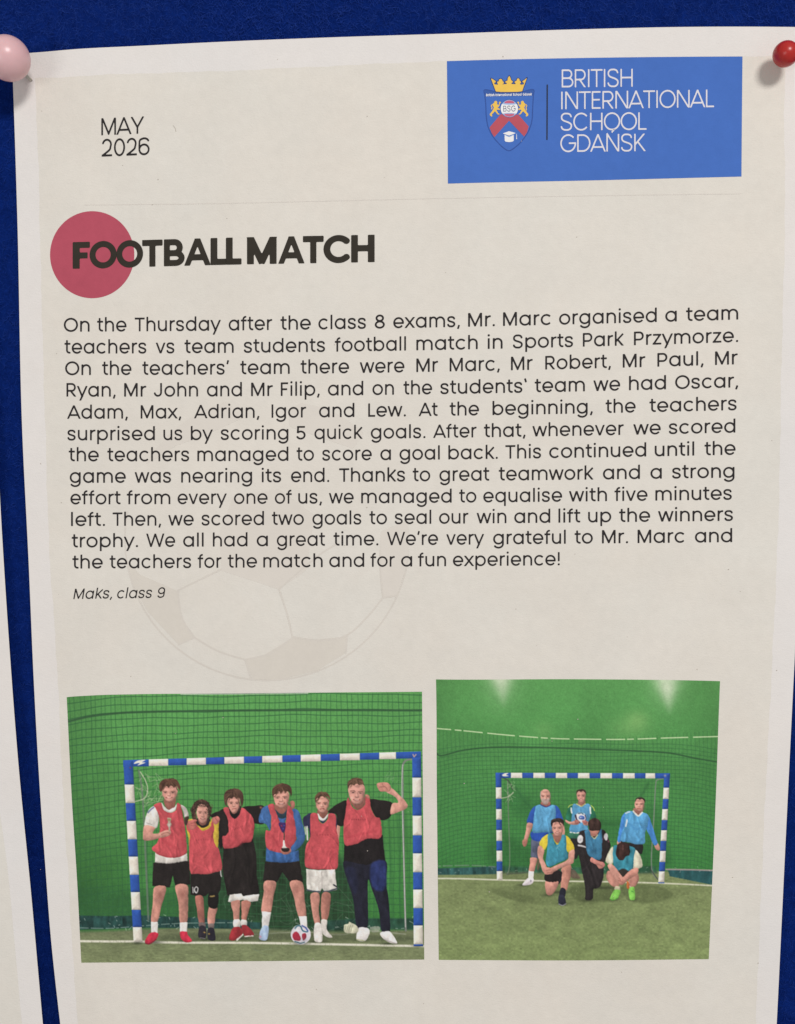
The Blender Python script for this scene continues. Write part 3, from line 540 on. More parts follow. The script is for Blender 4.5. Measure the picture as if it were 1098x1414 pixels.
def paint_teachers():
    P = Paint(596, 932, 1002, 1332, 2, 9)
    X, Y = P.X, P.Y
    t = np.clip((Y-940)/260, 0, 1)[..., None]
    P.img[:] = np.array([84, 144, 78])*(1-t)+np.array([60, 126, 62])*t
    P.img *= (1+.025*vnoise(P.h, P.w, 90, P.rng)+.012*vnoise(P.h, P.w, 12, P.rng)+.02*vnoise(P.h, P.w, 2.2, P.rng))[..., None]
    edge = np.exp(-((X-600)/40)**2)*.06+np.exp(-((X-990)/40)**2)*.05; P.img *= (1-edge)[..., None]
    # roof lamps and their glow, as printed
    for cx, w0, y1, g in ((692, 14, 980, 1), (920, 17, 990, 1)):
        wd = np.clip(w0*(1-(Y-936)/(y1-936)), .5, None)
        a = np.exp(-(np.abs(X-cx-((Y-938)*.1))/(wd*.8+2.5))**2)*np.clip((y1-Y)/40, 0, 1)**1.3; P.img[:] = P.img*(1-a[..., None])+np.array([226, 222, 208])*a[..., None]
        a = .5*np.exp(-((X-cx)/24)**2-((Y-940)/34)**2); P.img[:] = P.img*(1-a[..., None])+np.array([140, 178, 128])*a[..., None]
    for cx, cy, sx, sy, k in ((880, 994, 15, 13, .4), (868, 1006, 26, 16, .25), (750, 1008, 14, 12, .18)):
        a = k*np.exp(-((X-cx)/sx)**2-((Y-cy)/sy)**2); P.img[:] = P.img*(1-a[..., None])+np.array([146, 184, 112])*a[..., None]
    # net under the white cord
    for k in range(32):
        y = 1030+k*5.6; xs = np.linspace(600, 994, 14)
        sag = 8*np.exp(-(xs-602)/34)*(1+k*.05)+8*np.exp((xs-992)/34)*(1+k*.03)+.7*np.sin(xs/19+k*.6)-3
        P.line(list(zip(xs, y+sag)), .85, NETD, .5, True, .55)
    for k in range(74):
        x = 602+k*5.35; b = 1008+12*np.sin(np.clip((x-602)/390, 0, 1)*np.pi); ys = np.linspace(b, 1205, 8)
        P.line(list(zip(x+np.sin(ys/17+k*.5)+(3 if x < 690 else -2)*(ys-1010)/190, ys)), .85, NETD, .5, True, .42)
    P.line([(604, 1006), (640, 1009), (700, 1015), (760, 1019.5), (800, 1020.5), (860, 1021), (920, 1019), (992, 1017)], 1.5, (186, 206, 160), .5, True, .95, dash=.42)
    P.line([(603, 1040), (610, 1043.5), (640, 1036), (680, 1032), (740, 1032), (800, 1034), (880, 1037), (925, 1040), (960, 1047), (990, 1052)], 2.0, (46, 84, 52), .6, True, .9)
    # dark folds inside the goal
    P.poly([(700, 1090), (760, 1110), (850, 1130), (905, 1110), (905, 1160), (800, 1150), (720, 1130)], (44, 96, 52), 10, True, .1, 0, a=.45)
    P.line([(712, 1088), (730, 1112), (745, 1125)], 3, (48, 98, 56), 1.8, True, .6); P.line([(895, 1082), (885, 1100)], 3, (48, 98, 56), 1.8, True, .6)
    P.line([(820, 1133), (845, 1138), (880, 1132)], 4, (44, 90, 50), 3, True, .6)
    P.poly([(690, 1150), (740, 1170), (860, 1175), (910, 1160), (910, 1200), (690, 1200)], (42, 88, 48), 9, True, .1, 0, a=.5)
    # floor
    fy = 1203+2*np.sin(X/40)+np.clip((X-925)/60, 0, 1)*8
    fl = np.clip((Y-fy)/3, 0, 1)[..., None]; f2 = np.clip((Y-1205)/120, 0, 1)[..., None]
    floor = (np.array([118, 130, 86])*(1-f2)+np.array([124, 140, 88])*f2)*(1+.04*vnoise(P.h, P.w, 6, P.rng, .7)+.03*vnoise(P.h, P.w, 34, P.rng, .5))[..., None]
    P.img[:] = P.img*(1-fl)+floor*fl
    P.poly([(604, 1199), (640, 1198), (686, 1196), (686, 1207), (640, 1208), (604, 1208)], (44, 80, 78), 1.2, False, .2, 0); P.poly([(694, 1196), (760, 1198), (905, 1196), (908, 1206), (760, 1206), (694, 1206)], (42, 76, 64), 2.2, False, .2, 0, a=.7)
    P.poly([(922, 1200), (984, 1202), (984, 1222), (925, 1210)], (40, 82, 84), 1.0, False, .1, 0)
    P.line([(920, 1200.5), (955, 1201), (985, 1202)], 2.0, (160, 142, 140), .7, True, .9); P.line([(604, 1196), (650, 1195), (684, 1197)], 1.4, (130, 140, 132), .8, True, .6, dash=.8)
    for q in range(24):
        x = P.rng.uniform(604, 984); y = 1198+P.rng.uniform(0, 8); P.line([(x, y), (x+P.rng.uniform(-3, 3), y+P.rng.uniform(-2, 3))], .7, (180, 186, 176), .5, False, .5)
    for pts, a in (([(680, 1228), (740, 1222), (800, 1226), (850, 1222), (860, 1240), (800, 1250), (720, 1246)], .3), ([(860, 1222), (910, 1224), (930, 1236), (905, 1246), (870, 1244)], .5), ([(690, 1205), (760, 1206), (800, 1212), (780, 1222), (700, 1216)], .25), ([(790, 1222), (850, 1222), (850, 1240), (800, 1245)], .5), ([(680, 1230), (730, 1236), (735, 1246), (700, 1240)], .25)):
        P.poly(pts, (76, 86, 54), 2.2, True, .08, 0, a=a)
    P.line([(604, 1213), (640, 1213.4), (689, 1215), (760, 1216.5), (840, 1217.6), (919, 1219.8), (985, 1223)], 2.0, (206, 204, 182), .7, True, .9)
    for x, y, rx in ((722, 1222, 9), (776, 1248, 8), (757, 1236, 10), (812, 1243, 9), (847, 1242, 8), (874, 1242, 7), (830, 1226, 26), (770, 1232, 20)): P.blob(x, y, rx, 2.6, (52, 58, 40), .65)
    for q in range(900):
        x = P.rng.uniform(604, 984); y = P.rng.uniform(1212, 1328); v = P.rng.uniform(.82, 1.16); P.line([(x, y), (x+P.rng.uniform(-1.2, 1.2), y-P.rng.uniform(1, 2.6))], .6, (124*v, 134*v, 92*v), .4, False, .5)
    # goal
    P.id = 1
    P.line([(701, 1077), (702, 1120), (704, 1190), (700, 1208)], 1.4, (110, 122, 104), .6, True, .8, True); P.line([(694, 1074), (702, 1078), (708, 1090)], 1.6, (60, 70, 60), .6, True, .8, True)
    P.line([(916, 1075), (908, 1077), (905.5, 1084), (903, 1130), (900, 1200), (914, 1216)], 1.5, (120, 128, 118), .6, True, .9, True); P.line([(898, 1200), (908, 1214)], 1.4, (60, 66, 60), .6, True, .8, True)
    P.line([(700, 1207), (724, 1205), (735, 1202)], 1.5, (70, 78, 66), .7, True, .7, True)
    for q in range(22):
        x = 697+P.rng.uniform(0, 15); y = 1078+P.rng.uniform(0, 25)
        P.line([(x, y), (x+P.rng.uniform(-5, 5), y+P.rng.uniform(-3, 8))], .7, (170, 180, 150), .5, True, .5)
    P.line([(693, 1102), (702, 1100), (709, 1094)], 1.2, (190, 190, 165), .5, True, .8)
    xb = [684.6, 705.7, 721.3, 736.6, 752.5, 767.7, 783.3, 798.3, 814.2, 829.3, 845.2, 860.5, 876.6, 891.6, 904.8, 925.2]
    for i in range(15):
        a, b = xb[i], xb[i+1]; d0 = .8*(a-684)/240; d1 = .8*(b-684)/240
        P.poly([(a, 1067+d0), (b, 1067+d1), (b, 1074.2+d1), (a, 1074.2+d0)], BLU if i % 2 == 0 else GW, .5, False, .03, .1, 1.0)
    cs = [BLU if i % 2 == 0 else GW for i in range(12)]
    post(P, 684.6, 686.2, 7.7, 7.9, [1067.4, 1087.4, 1103.1, 1117.4, 1132, 1146.4, 1161.3, 1174.8, 1189.5, 1203, 1215.4], cs)
    post(P, 917.5, 909.2, 7.7, 8.2, [1068, 1087.9, 1103.4, 1117.4, 1132.5, 1146.6, 1161.3, 1175.2, 1190.3, 1203.4, 1218.4], cs)
    P.line([(909.6, 1219), (917, 1219)], 1.2, BLU, .5); P.poly([(693.5, 1070.4), (697, 1067.9), (702, 1067.6), (699, 1070), (702.5, 1071.5), (696, 1072)], GW, .5, True, 0, 0)
    P.blob(918.5, 1071, 2, 2, (190, 170, 160), .7)

    LB = (88, 152, 192); TE = (62, 138, 160)
    P.tf = (680, 1060, 6.1)
    P.id = 3      # keeper with the ball, behind
    P.poly([(660, 585), (676, 690), (690, 770), (722, 745), (745, 600)], (44, 42, 42)); P.poly([(655, 872), (690, 862), (725, 905), (740, 932), (690, 936), (660, 915)], (104, 84, 74), 1.0, a=.8)
    P.poly([(668, 312), (636, 342), (614, 436), (660, 454), (678, 380), (684, 316)], (44, 112, 82)); P.poly([(812, 312), (850, 340), (878, 424), (836, 440), (818, 380)], (44, 108, 80))
    P.poly([(648, 540), (652, 592), (748, 594), (760, 545)], (58, 118, 92)); P.poly([(722, 280), (726, 318), (752, 334), (780, 314), (782, 278)], (164, 108, 96))
    P.poly([(676, 312), (714, 303), (750, 328), (786, 303), (824, 314), (830, 400), (808, 480), (802, 545), (730, 548), (648, 541), (660, 460), (666, 400)], LB, folds=8, tex=.04)
    P.line([(712, 306), (750, 326), (784, 306)], 1.4, (196, 190, 120), .6); P.line([(664, 342), (668, 384)], 1.9, (226, 224, 218), .5); P.line([(824, 334), (828, 384)], 1.9, (226, 224, 218), .5); P.line([(640, 335), (655, 318), (676, 312)], 1, (190, 200, 90), .5); P.line([(830, 318), (850, 336), (860, 360)], 1, (190, 200, 90), .5)
    P.line([(655, 546), (740, 552)], 1.5, (220, 220, 214), .5, dash=3)
    P.poly([(614, 438), (652, 452), (700, 446), (738, 458), (722, 480), (660, 480), (620, 464)], SKIN); P.poly([(872, 432), (836, 442), (800, 452), (756, 446), (768, 482), (812, 484), (866, 446)], SKIN)
    P.face([(709, 208), (711, 260), (728, 290), (748, 300), (774, 288), (787, 248), (787, 205), (750, 184)], skin=(208, 148, 134)); P.poly([(705, 222), (708, 192), (744, 178), (782, 187), (792, 212), (788, 232), (780, 214), (764, 200), (744, 206), (728, 198), (714, 212), (708, 234)], (64, 48, 43), tex=.15)
    P.id = 8
    P.blob(742, 420, 46, 44, (214, 212, 216), 1, True, True)
    P.poly([(726, 412), (744, 400), (770, 408), (772, 432), (748, 438), (730, 430)], (74, 100, 170), .6, setid=False); P.line([(700, 400), (712, 440), (736, 462)], 2.2, (58, 50, 70), .6); P.line([(780, 400), (786, 430), (770, 456)], 1.8, (80, 66, 96), .6); P.line([(724, 386), (750, 380), (764, 392)], 1.6, (70, 110, 130), .6); P.blob(742, 418, 12, 8, (226, 226, 230), .7)
    P.id = 3
    P.poly([(690, 440), (712, 436), (738, 456), (722, 476), (696, 474)], (176, 112, 104)); P.poly([(754, 442), (786, 440), (806, 456), (790, 478), (764, 470)], (180, 112, 108))
    P.id = 2      # bald man standing at the left
    P.poly([(332, 600), (324, 680), (326, 758), (386, 768), (402, 700), (425, 615)], (86, 92, 112), tex=.1); P.poly([(318, 755), (312, 810), (303, 880), (348, 884), (370, 830), (382, 764)], LEG, shrink=.75, lr=-.2); P.poly([(385, 765), (375, 850), (390, 860), (410, 790)], (110, 84, 72), 1.2, a=.8)
    P.poly([(305, 870), (302, 936), (346, 940), (350, 876)], (226, 222, 216), .5, False); P.poly([(302, 926), (256, 976), (258, 994), (318, 988), (348, 964), (347, 934)], (214, 204, 206)); P.blob(325, 955, 9, 12, (60, 60, 80), .6)
    P.poly([(368, 322), (330, 348), (300, 410), (288, 462), (340, 476), (364, 400)], BLU); P.poly([(522, 318), (560, 338), (585, 395), (600, 452), (562, 474), (528, 420)], BLU); P.poly([(336, 530), (333, 606), (420, 622), (455, 570), (520, 540)], (44, 80, 168))
    P.poly([(290, 464), (340, 476), (320, 545), (296, 610), (262, 612), (280, 540)], SKIN, lr=-.15); P.poly([(252, 608), (296, 602), (292, 650), (268, 670), (250, 642)], (184, 122, 106)); P.poly([(580, 470), (606, 490), (611, 560), (584, 566)], SKIN)
    P.poly([(412, 285), (412, 322), (450, 336), (486, 318), (484, 285)], (158, 100, 88))
    P.poly([(366, 322), (414, 310), (450, 332), (490, 312), (528, 318), (536, 400), (532, 480), (502, 540), (440, 548), (338, 546), (344, 440), (354, 380)], LB, folds=8, tex=.04, tb=-.05); P.line([(410, 312), (448, 331), (490, 314)], 1.3, (60, 56, 110), .5)
    P.face([(401, 235), (404, 204), (430, 180), (466, 180), (488, 208), (491, 255), (478, 292), (450, 312), (420, 298), (404, 265)], skin=(208, 150, 134), smile=False)
    P.poly([(410, 262), (430, 256), (448, 262), (470, 256), (484, 258), (476, 294), (448, 315), (420, 300)], (176, 160, 152), .8, True, .1, .1, a=.8); P.blob(446, 272, 15, 4, (120, 70, 66), .8)
    P.poly([(400, 240), (403, 208), (414, 190), (412, 225), (408, 262)], (178, 166, 160), .6); P.poly([(486, 205), (492, 240), (488, 262), (482, 225)], (160, 146, 140), .6); P.blob(445, 194, 18, 8, (214, 160, 142), .6)
    P.tf = (790, 1060, 6.1)
    P.id = 6      # man standing at the right
    P.poly([(412, 612), (470, 632), (592, 640), (592, 722), (565, 724), (500, 690), (420, 655)], (40, 38, 38))
    P.poly([(382, 612), (378, 645), (395, 655), (412, 640), (412, 612)], SKIN); P.poly([(692, 642), (726, 636), (744, 684), (726, 702), (700, 682)], SKIN)
    P.poly([(520, 340), (518, 372), (556, 402), (590, 378), (598, 345)], (166, 110, 98))
    P.poly([(456, 374), (420, 408), (400, 500), (381, 612), (412, 622), (444, 500), (456, 430)], (70, 134, 206), tex=.1); P.poly([(632, 396), (662, 440), (700, 560), (726, 640), (690, 654), (650, 575), (622, 500)], (72, 136, 206), tex=.1)
    P.poly([(452, 376), (514, 366), (556, 404), (592, 376), (642, 400), (642, 480), (616, 560), (612, 640), (540, 648), (480, 634), (410, 616), (414, 560), (440, 480)], (84, 150, 194), folds=10, tex=.04, tb=-.08)
    P.line([(516, 366), (556, 406), (592, 378)], 2.0, (216, 214, 206), .5); P.line([(462, 440), (452, 495)], 1.8, (220, 224, 226), .6); P.line([(452, 384), (470, 376), (486, 374)], 1.5, (206, 216, 222), .6); P.line([(480, 470), (540, 520), (600, 500)], 2, (60, 122, 176), 1.2, True, .45); P.line([(525, 465), (590, 470)], 1, (60, 120, 170), .7, True, .6)
    P.face([(524, 296), (529, 340), (552, 360), (580, 367), (606, 342), (614, 290), (602, 262), (544, 262)], skin=(208, 150, 134), smile=False); P.poly([(530, 290), (537, 256), (575, 247), (610, 257), (619, 280), (614, 300), (604, 280), (590, 266), (570, 272), (552, 264), (540, 276), (532, 300)], (56, 44, 40), tex=.15)
    P.tf = (680, 1060, 6.1)
    P.id = 5      # kneeling man in black looking down
    P.poly([(752, 530), (724, 576), (712, 680), (736, 790), (758, 900), (778, 1000), (782, 1080), (778, 1104), (800, 1120), (846, 1104), (852, 1030), (880, 1020), (912, 1000), (936, 930), (940, 850), (946, 800), (980, 720), (998, 655), (964, 560), (922, 518)], (44, 39, 40), folds=10, tex=.1)
    P.poly([(812, 515), (824, 566), (858, 584), (886, 566), (902, 518)], (184, 124, 108)); P.blob(858, 562, 16, 8, (150, 92, 82), .6)
    P.poly([(776, 536), (812, 524), (836, 578), (860, 592), (890, 566), (912, 512), (926, 540), (928, 640), (920, 764), (880, 778), (820, 752), (788, 690), (784, 600)], (62, 120, 154), folds=6, tex=.05)
    P.line([(838, 578), (860, 598), (888, 568)], 1.2, (190, 184, 140), .5); P.line([(800, 660), (850, 700), (910, 690)], 2, (46, 102, 140), 1.2, True, .5)
    P.poly([(810, 505), (806, 462), (828, 435), (870, 427), (908, 448), (918, 492), (908, 528), (860, 534), (818, 530)], (58, 42, 38), tex=.2); P.blob(850, 465, 24, 14, (86, 62, 56), .5)
    P.blob(740, 604, 24, 34, (214, 210, 210), .95, False, True); P.blob(744, 606, 10, 14, (150, 146, 150), .6); P.blob(958, 582, 16, 30, (206, 200, 204), .95, False, True); P.line([(728, 656), (755, 662), (780, 668)], 2.2, (190, 186, 186), .6); P.blob(980, 620, 10, 12, (176, 92, 120), .6); P.blob(930, 602, 7, 14, (150, 70, 100), .5)
    P.poly([(832, 758), (824, 792), (876, 822), (898, 852), (928, 848), (952, 822), (936, 798), (902, 788), (862, 768)], (196, 130, 118), lr=-.1); P.line([(880, 812), (920, 826)], 1, (140, 86, 80), .6, True, .7); P.blob(936, 815, 9, 16, (190, 110, 120), .6)
    P.id = 4      # kneeling man in yellow
    P.poly([(540, 885), (592, 874), (588, 950), (550, 990), (530, 960)], (44, 42, 46))
    P.poly([(448, 950), (446, 1040), (464, 1076), (502, 1074), (548, 1012), (556, 955)], LEG, shrink=.6, tb=-.2); P.poly([(448, 890), (447, 956), (552, 960), (582, 890), (545, 856)], (40, 34, 34))
    P.poly([(576, 856), (620, 816), (664, 824), (664, 900), (642, 980), (626, 1034), (578, 1030), (578, 940), (588, 890)], (194, 134, 116), lr=-.15)
    P.poly([(576, 1016), (560, 1088), (612, 1088), (618, 1024)], (38, 40, 50)); P.poly([(558, 1076), (556, 1150), (588, 1164), (622, 1148), (606, 1078)], (44, 46, 60)); P.line([(560, 1150), (590, 1162), (620, 1146)], 1.0, (150, 150, 156), .5)
    P.poly([(468, 558), (420, 588), (390, 652), (440, 694), (468, 640), (478, 580)], (218, 194, 62)); P.poly([(616, 572), (662, 608), (694, 690), (640, 716), (612, 660)], (218, 192, 58))
    P.poly([(390, 655), (440, 690), (430, 760), (462, 838), (474, 880), (428, 884), (400, 800), (376, 720)], SKIN, lr=-.15)
    P.poly([(506, 556), (518, 612), (548, 640), (578, 608), (582, 556)], (166, 110, 96)); P.poly([(502, 580), (534, 642), (552, 650), (584, 588), (550, 634)], (216, 192, 64))
    P.poly([(468, 558), (500, 553), (520, 612), (546, 646), (576, 604), (586, 563), (620, 574), (626, 680), (638, 762), (560, 802), (480, 838), (448, 800), (460, 690)], TE, folds=8, tex=.04); P.line([(490, 700), (540, 760), (600, 740)], 2, (46, 112, 132), 1.3, True, .5); P.line([(540, 680), (560, 660)], 1.2, (150, 190, 196), .7, True, .5)
    P.poly([(642, 712), (692, 690), (690, 770), (672, 812), (560, 854), (505, 890), (478, 852), (560, 810), (632, 772)], SKIN, tb=-.15); P.poly([(428, 856), (470, 838), (512, 856), (514, 888), (480, 906), (440, 898)], (196, 136, 120)); P.line([(450, 870), (490, 862)], 1, (140, 90, 80), .6, True, .7); P.line([(460, 888), (500, 882)], 1, (140, 90, 80), .6, True, .7)
    P.face([(498, 475), (501, 530), (518, 564), (545, 582), (572, 570), (592, 530), (594, 468), (545, 446)]); P.poly([(494, 496), (490, 452), (518, 430), (570, 425), (600, 442), (605, 470), (599, 502), (592, 480), (578, 466), (562, 464), (545, 460), (526, 464), (510, 470), (503, 494)], (50, 39, 36), tex=.2); P.locks([(494, 490), (490, 452), (518, 430), (570, 425), (600, 444), (602, 490)], 16, 8, (92, 72, 62), (34, 27, 26))
    P.tf = (790, 1060, 6.1)
    P.id = 7      # crouching player with long dark hair
    P.poly([(346, 665), (308, 710), (280, 788), (328, 820), (354, 780)], (206, 200, 176)); P.poly([(522, 686), (572, 728), (595, 834), (514, 850), (508, 760)], (206, 200, 176), tex=.1)
    P.poly([(348, 664), (380, 652), (500, 662), (536, 690), (522, 760), (512, 855), (430, 920), (360, 855), (344, 760)], (56, 132, 150), tex=.1); P.poly([(380, 880), (430, 850), (490, 890), (470, 930), (400, 930)], (50, 44, 40), 1.2)
    P.poly([(298, 870), (288, 930), (330, 994), (392, 1024), (396, 960), (344, 884)], LEG); P.poly([(540, 866), (568, 930), (546, 992), (500, 1014), (466, 982), (490, 915)], LEG, shrink=.75, lr=-.15)
    P.poly([(360, 1000), (358, 1040), (406, 1042), (404, 1000)], (200, 192, 160)); P.poly([(458, 958), (460, 1016), (486, 1020), (488, 985), (470, 955)], (206, 116, 62)); P.poly([(482, 990), (484, 1020), (500, 1020), (496, 1000)], (206, 200, 170))
    P.poly([(354, 1030), (318, 1100), (322, 1112), (344, 1118), (386, 1102), (412, 1036)], (128, 196, 84)); P.poly([(478, 1016), (482, 1104), (508, 1118), (532, 1106), (526, 1008)], (126, 194, 82)); P.line([(322, 1110), (345, 1116), (388, 1098)], 1.0, (70, 130, 50), .6); P.line([(500, 1040), (516, 1044)], 1, (70, 140, 60), .6)
    P.poly([(298, 822), (346, 816), (402, 888), (434, 930), (426, 975), (388, 975), (330, 894)], SKIN, lr=-.15); P.poly([(558, 846), (512, 852), (430, 920), (384, 960), (420, 992), (482, 942), (552, 892)], (196, 136, 120), tb=-.15); P.line([(390, 950), (425, 964)], 1, (140, 88, 80), .6, True, .8); P.line([(395, 930), (410, 950)], 1, (140, 88, 80), .6, True, .8)
    P.poly([(372, 690), (384, 642), (430, 628), (477, 648), (493, 702), (482, 742), (452, 752), (430, 784), (392, 774), (370, 734)], (60, 40, 37), tex=.25); P.line([(430, 655), (426, 690)], 1.8, (110, 74, 68), .9, True, .8)
    P.tf = (0, 0, 1.0); P.id = 0
    P.done(); return P
# ------------------------------------------------------------------ lettering: strokes -> distance field -> outline mesh
def arc(cx, cy, rx, ry, a0, a1, n=18):
    t = np.radians(np.linspace(a0, a1, n)); return [(cx+rx*math.cos(q), cy+ry*math.sin(q)) for q in t]
def stroke_field(X, Y, strokes, r):
    f = np.full(X.shape, 1e9)
    for p in strokes:
        if len(p) == 1:
            f = np.minimum(f, np.hypot(X-p[0][0], Y-p[0][1])-p[0][2]); continue
        n = len(p)-1; closed = abs(p[0][0]-p[-1][0])+abs(p[0][1]-p[-1][1]) < 1e-6
        for i in range(n):
            ax, ay = p[i]; bx, by = p[i+1]; ex, ey = bx-ax, by-ay; L = math.hypot(ex, ey)
            if L < 1e-9: continue
            ex /= L; ey /= L
            u = (X-ax)*ex+(Y-ay)*ey; v = np.abs((X-ax)*ey-(Y-ay)*ex)
            lo = np.maximum(-u, 0); hi = np.maximum(u-L, 0)
            d = np.hypot(lo+hi, v)-r
            if not closed and i == 0: d = np.maximum(d, -u)
            if not closed and i == n-1: d = np.maximum(d, u-L)
            f = np.minimum(f, d)
    return f
def march(F, xs, ys):
    """outline mesh of F<0 on a grid: (verts, faces)"""
    ins = F < 0; h, w = F.shape
    c00, c10, c11, c01 = ins[:-1, :-1], ins[:-1, 1:], ins[1:, 1:], ins[1:, :-1]
    s = c00.astype(int)+c10+c11+c01
    V, FA, idx = [], [], {}
    def vert(key, x, y):
        if key not in idx: idx[key] = len(V); V.append((x, y))
        return idx[key]
    for j, i in zip(*np.nonzero(s)):
        cs = ((j, i), (j, i+1), (j+1, i+1), (j+1, i)); f = []
        for k in range(4):
            a, b = cs[k], cs[(k+1) % 4]; fa, fb = F[a], F[b]
            if fa < 0: f.append(vert(a, xs[a[1]], ys[a[0]]))
            if (fa < 0) != (fb < 0):
                t = fa/(fa-fb); key = (a, b) if a < b else (b, a)
                f.append(vert(key, xs[a[1]]+(xs[b[1]]-xs[a[1]])*t, ys[a[0]]+(ys[b[0]]-ys[a[0]])*t))
        if len(f) >= 3: FA.append(f)
    return np.array(V, float).reshape(-1, 2), FA

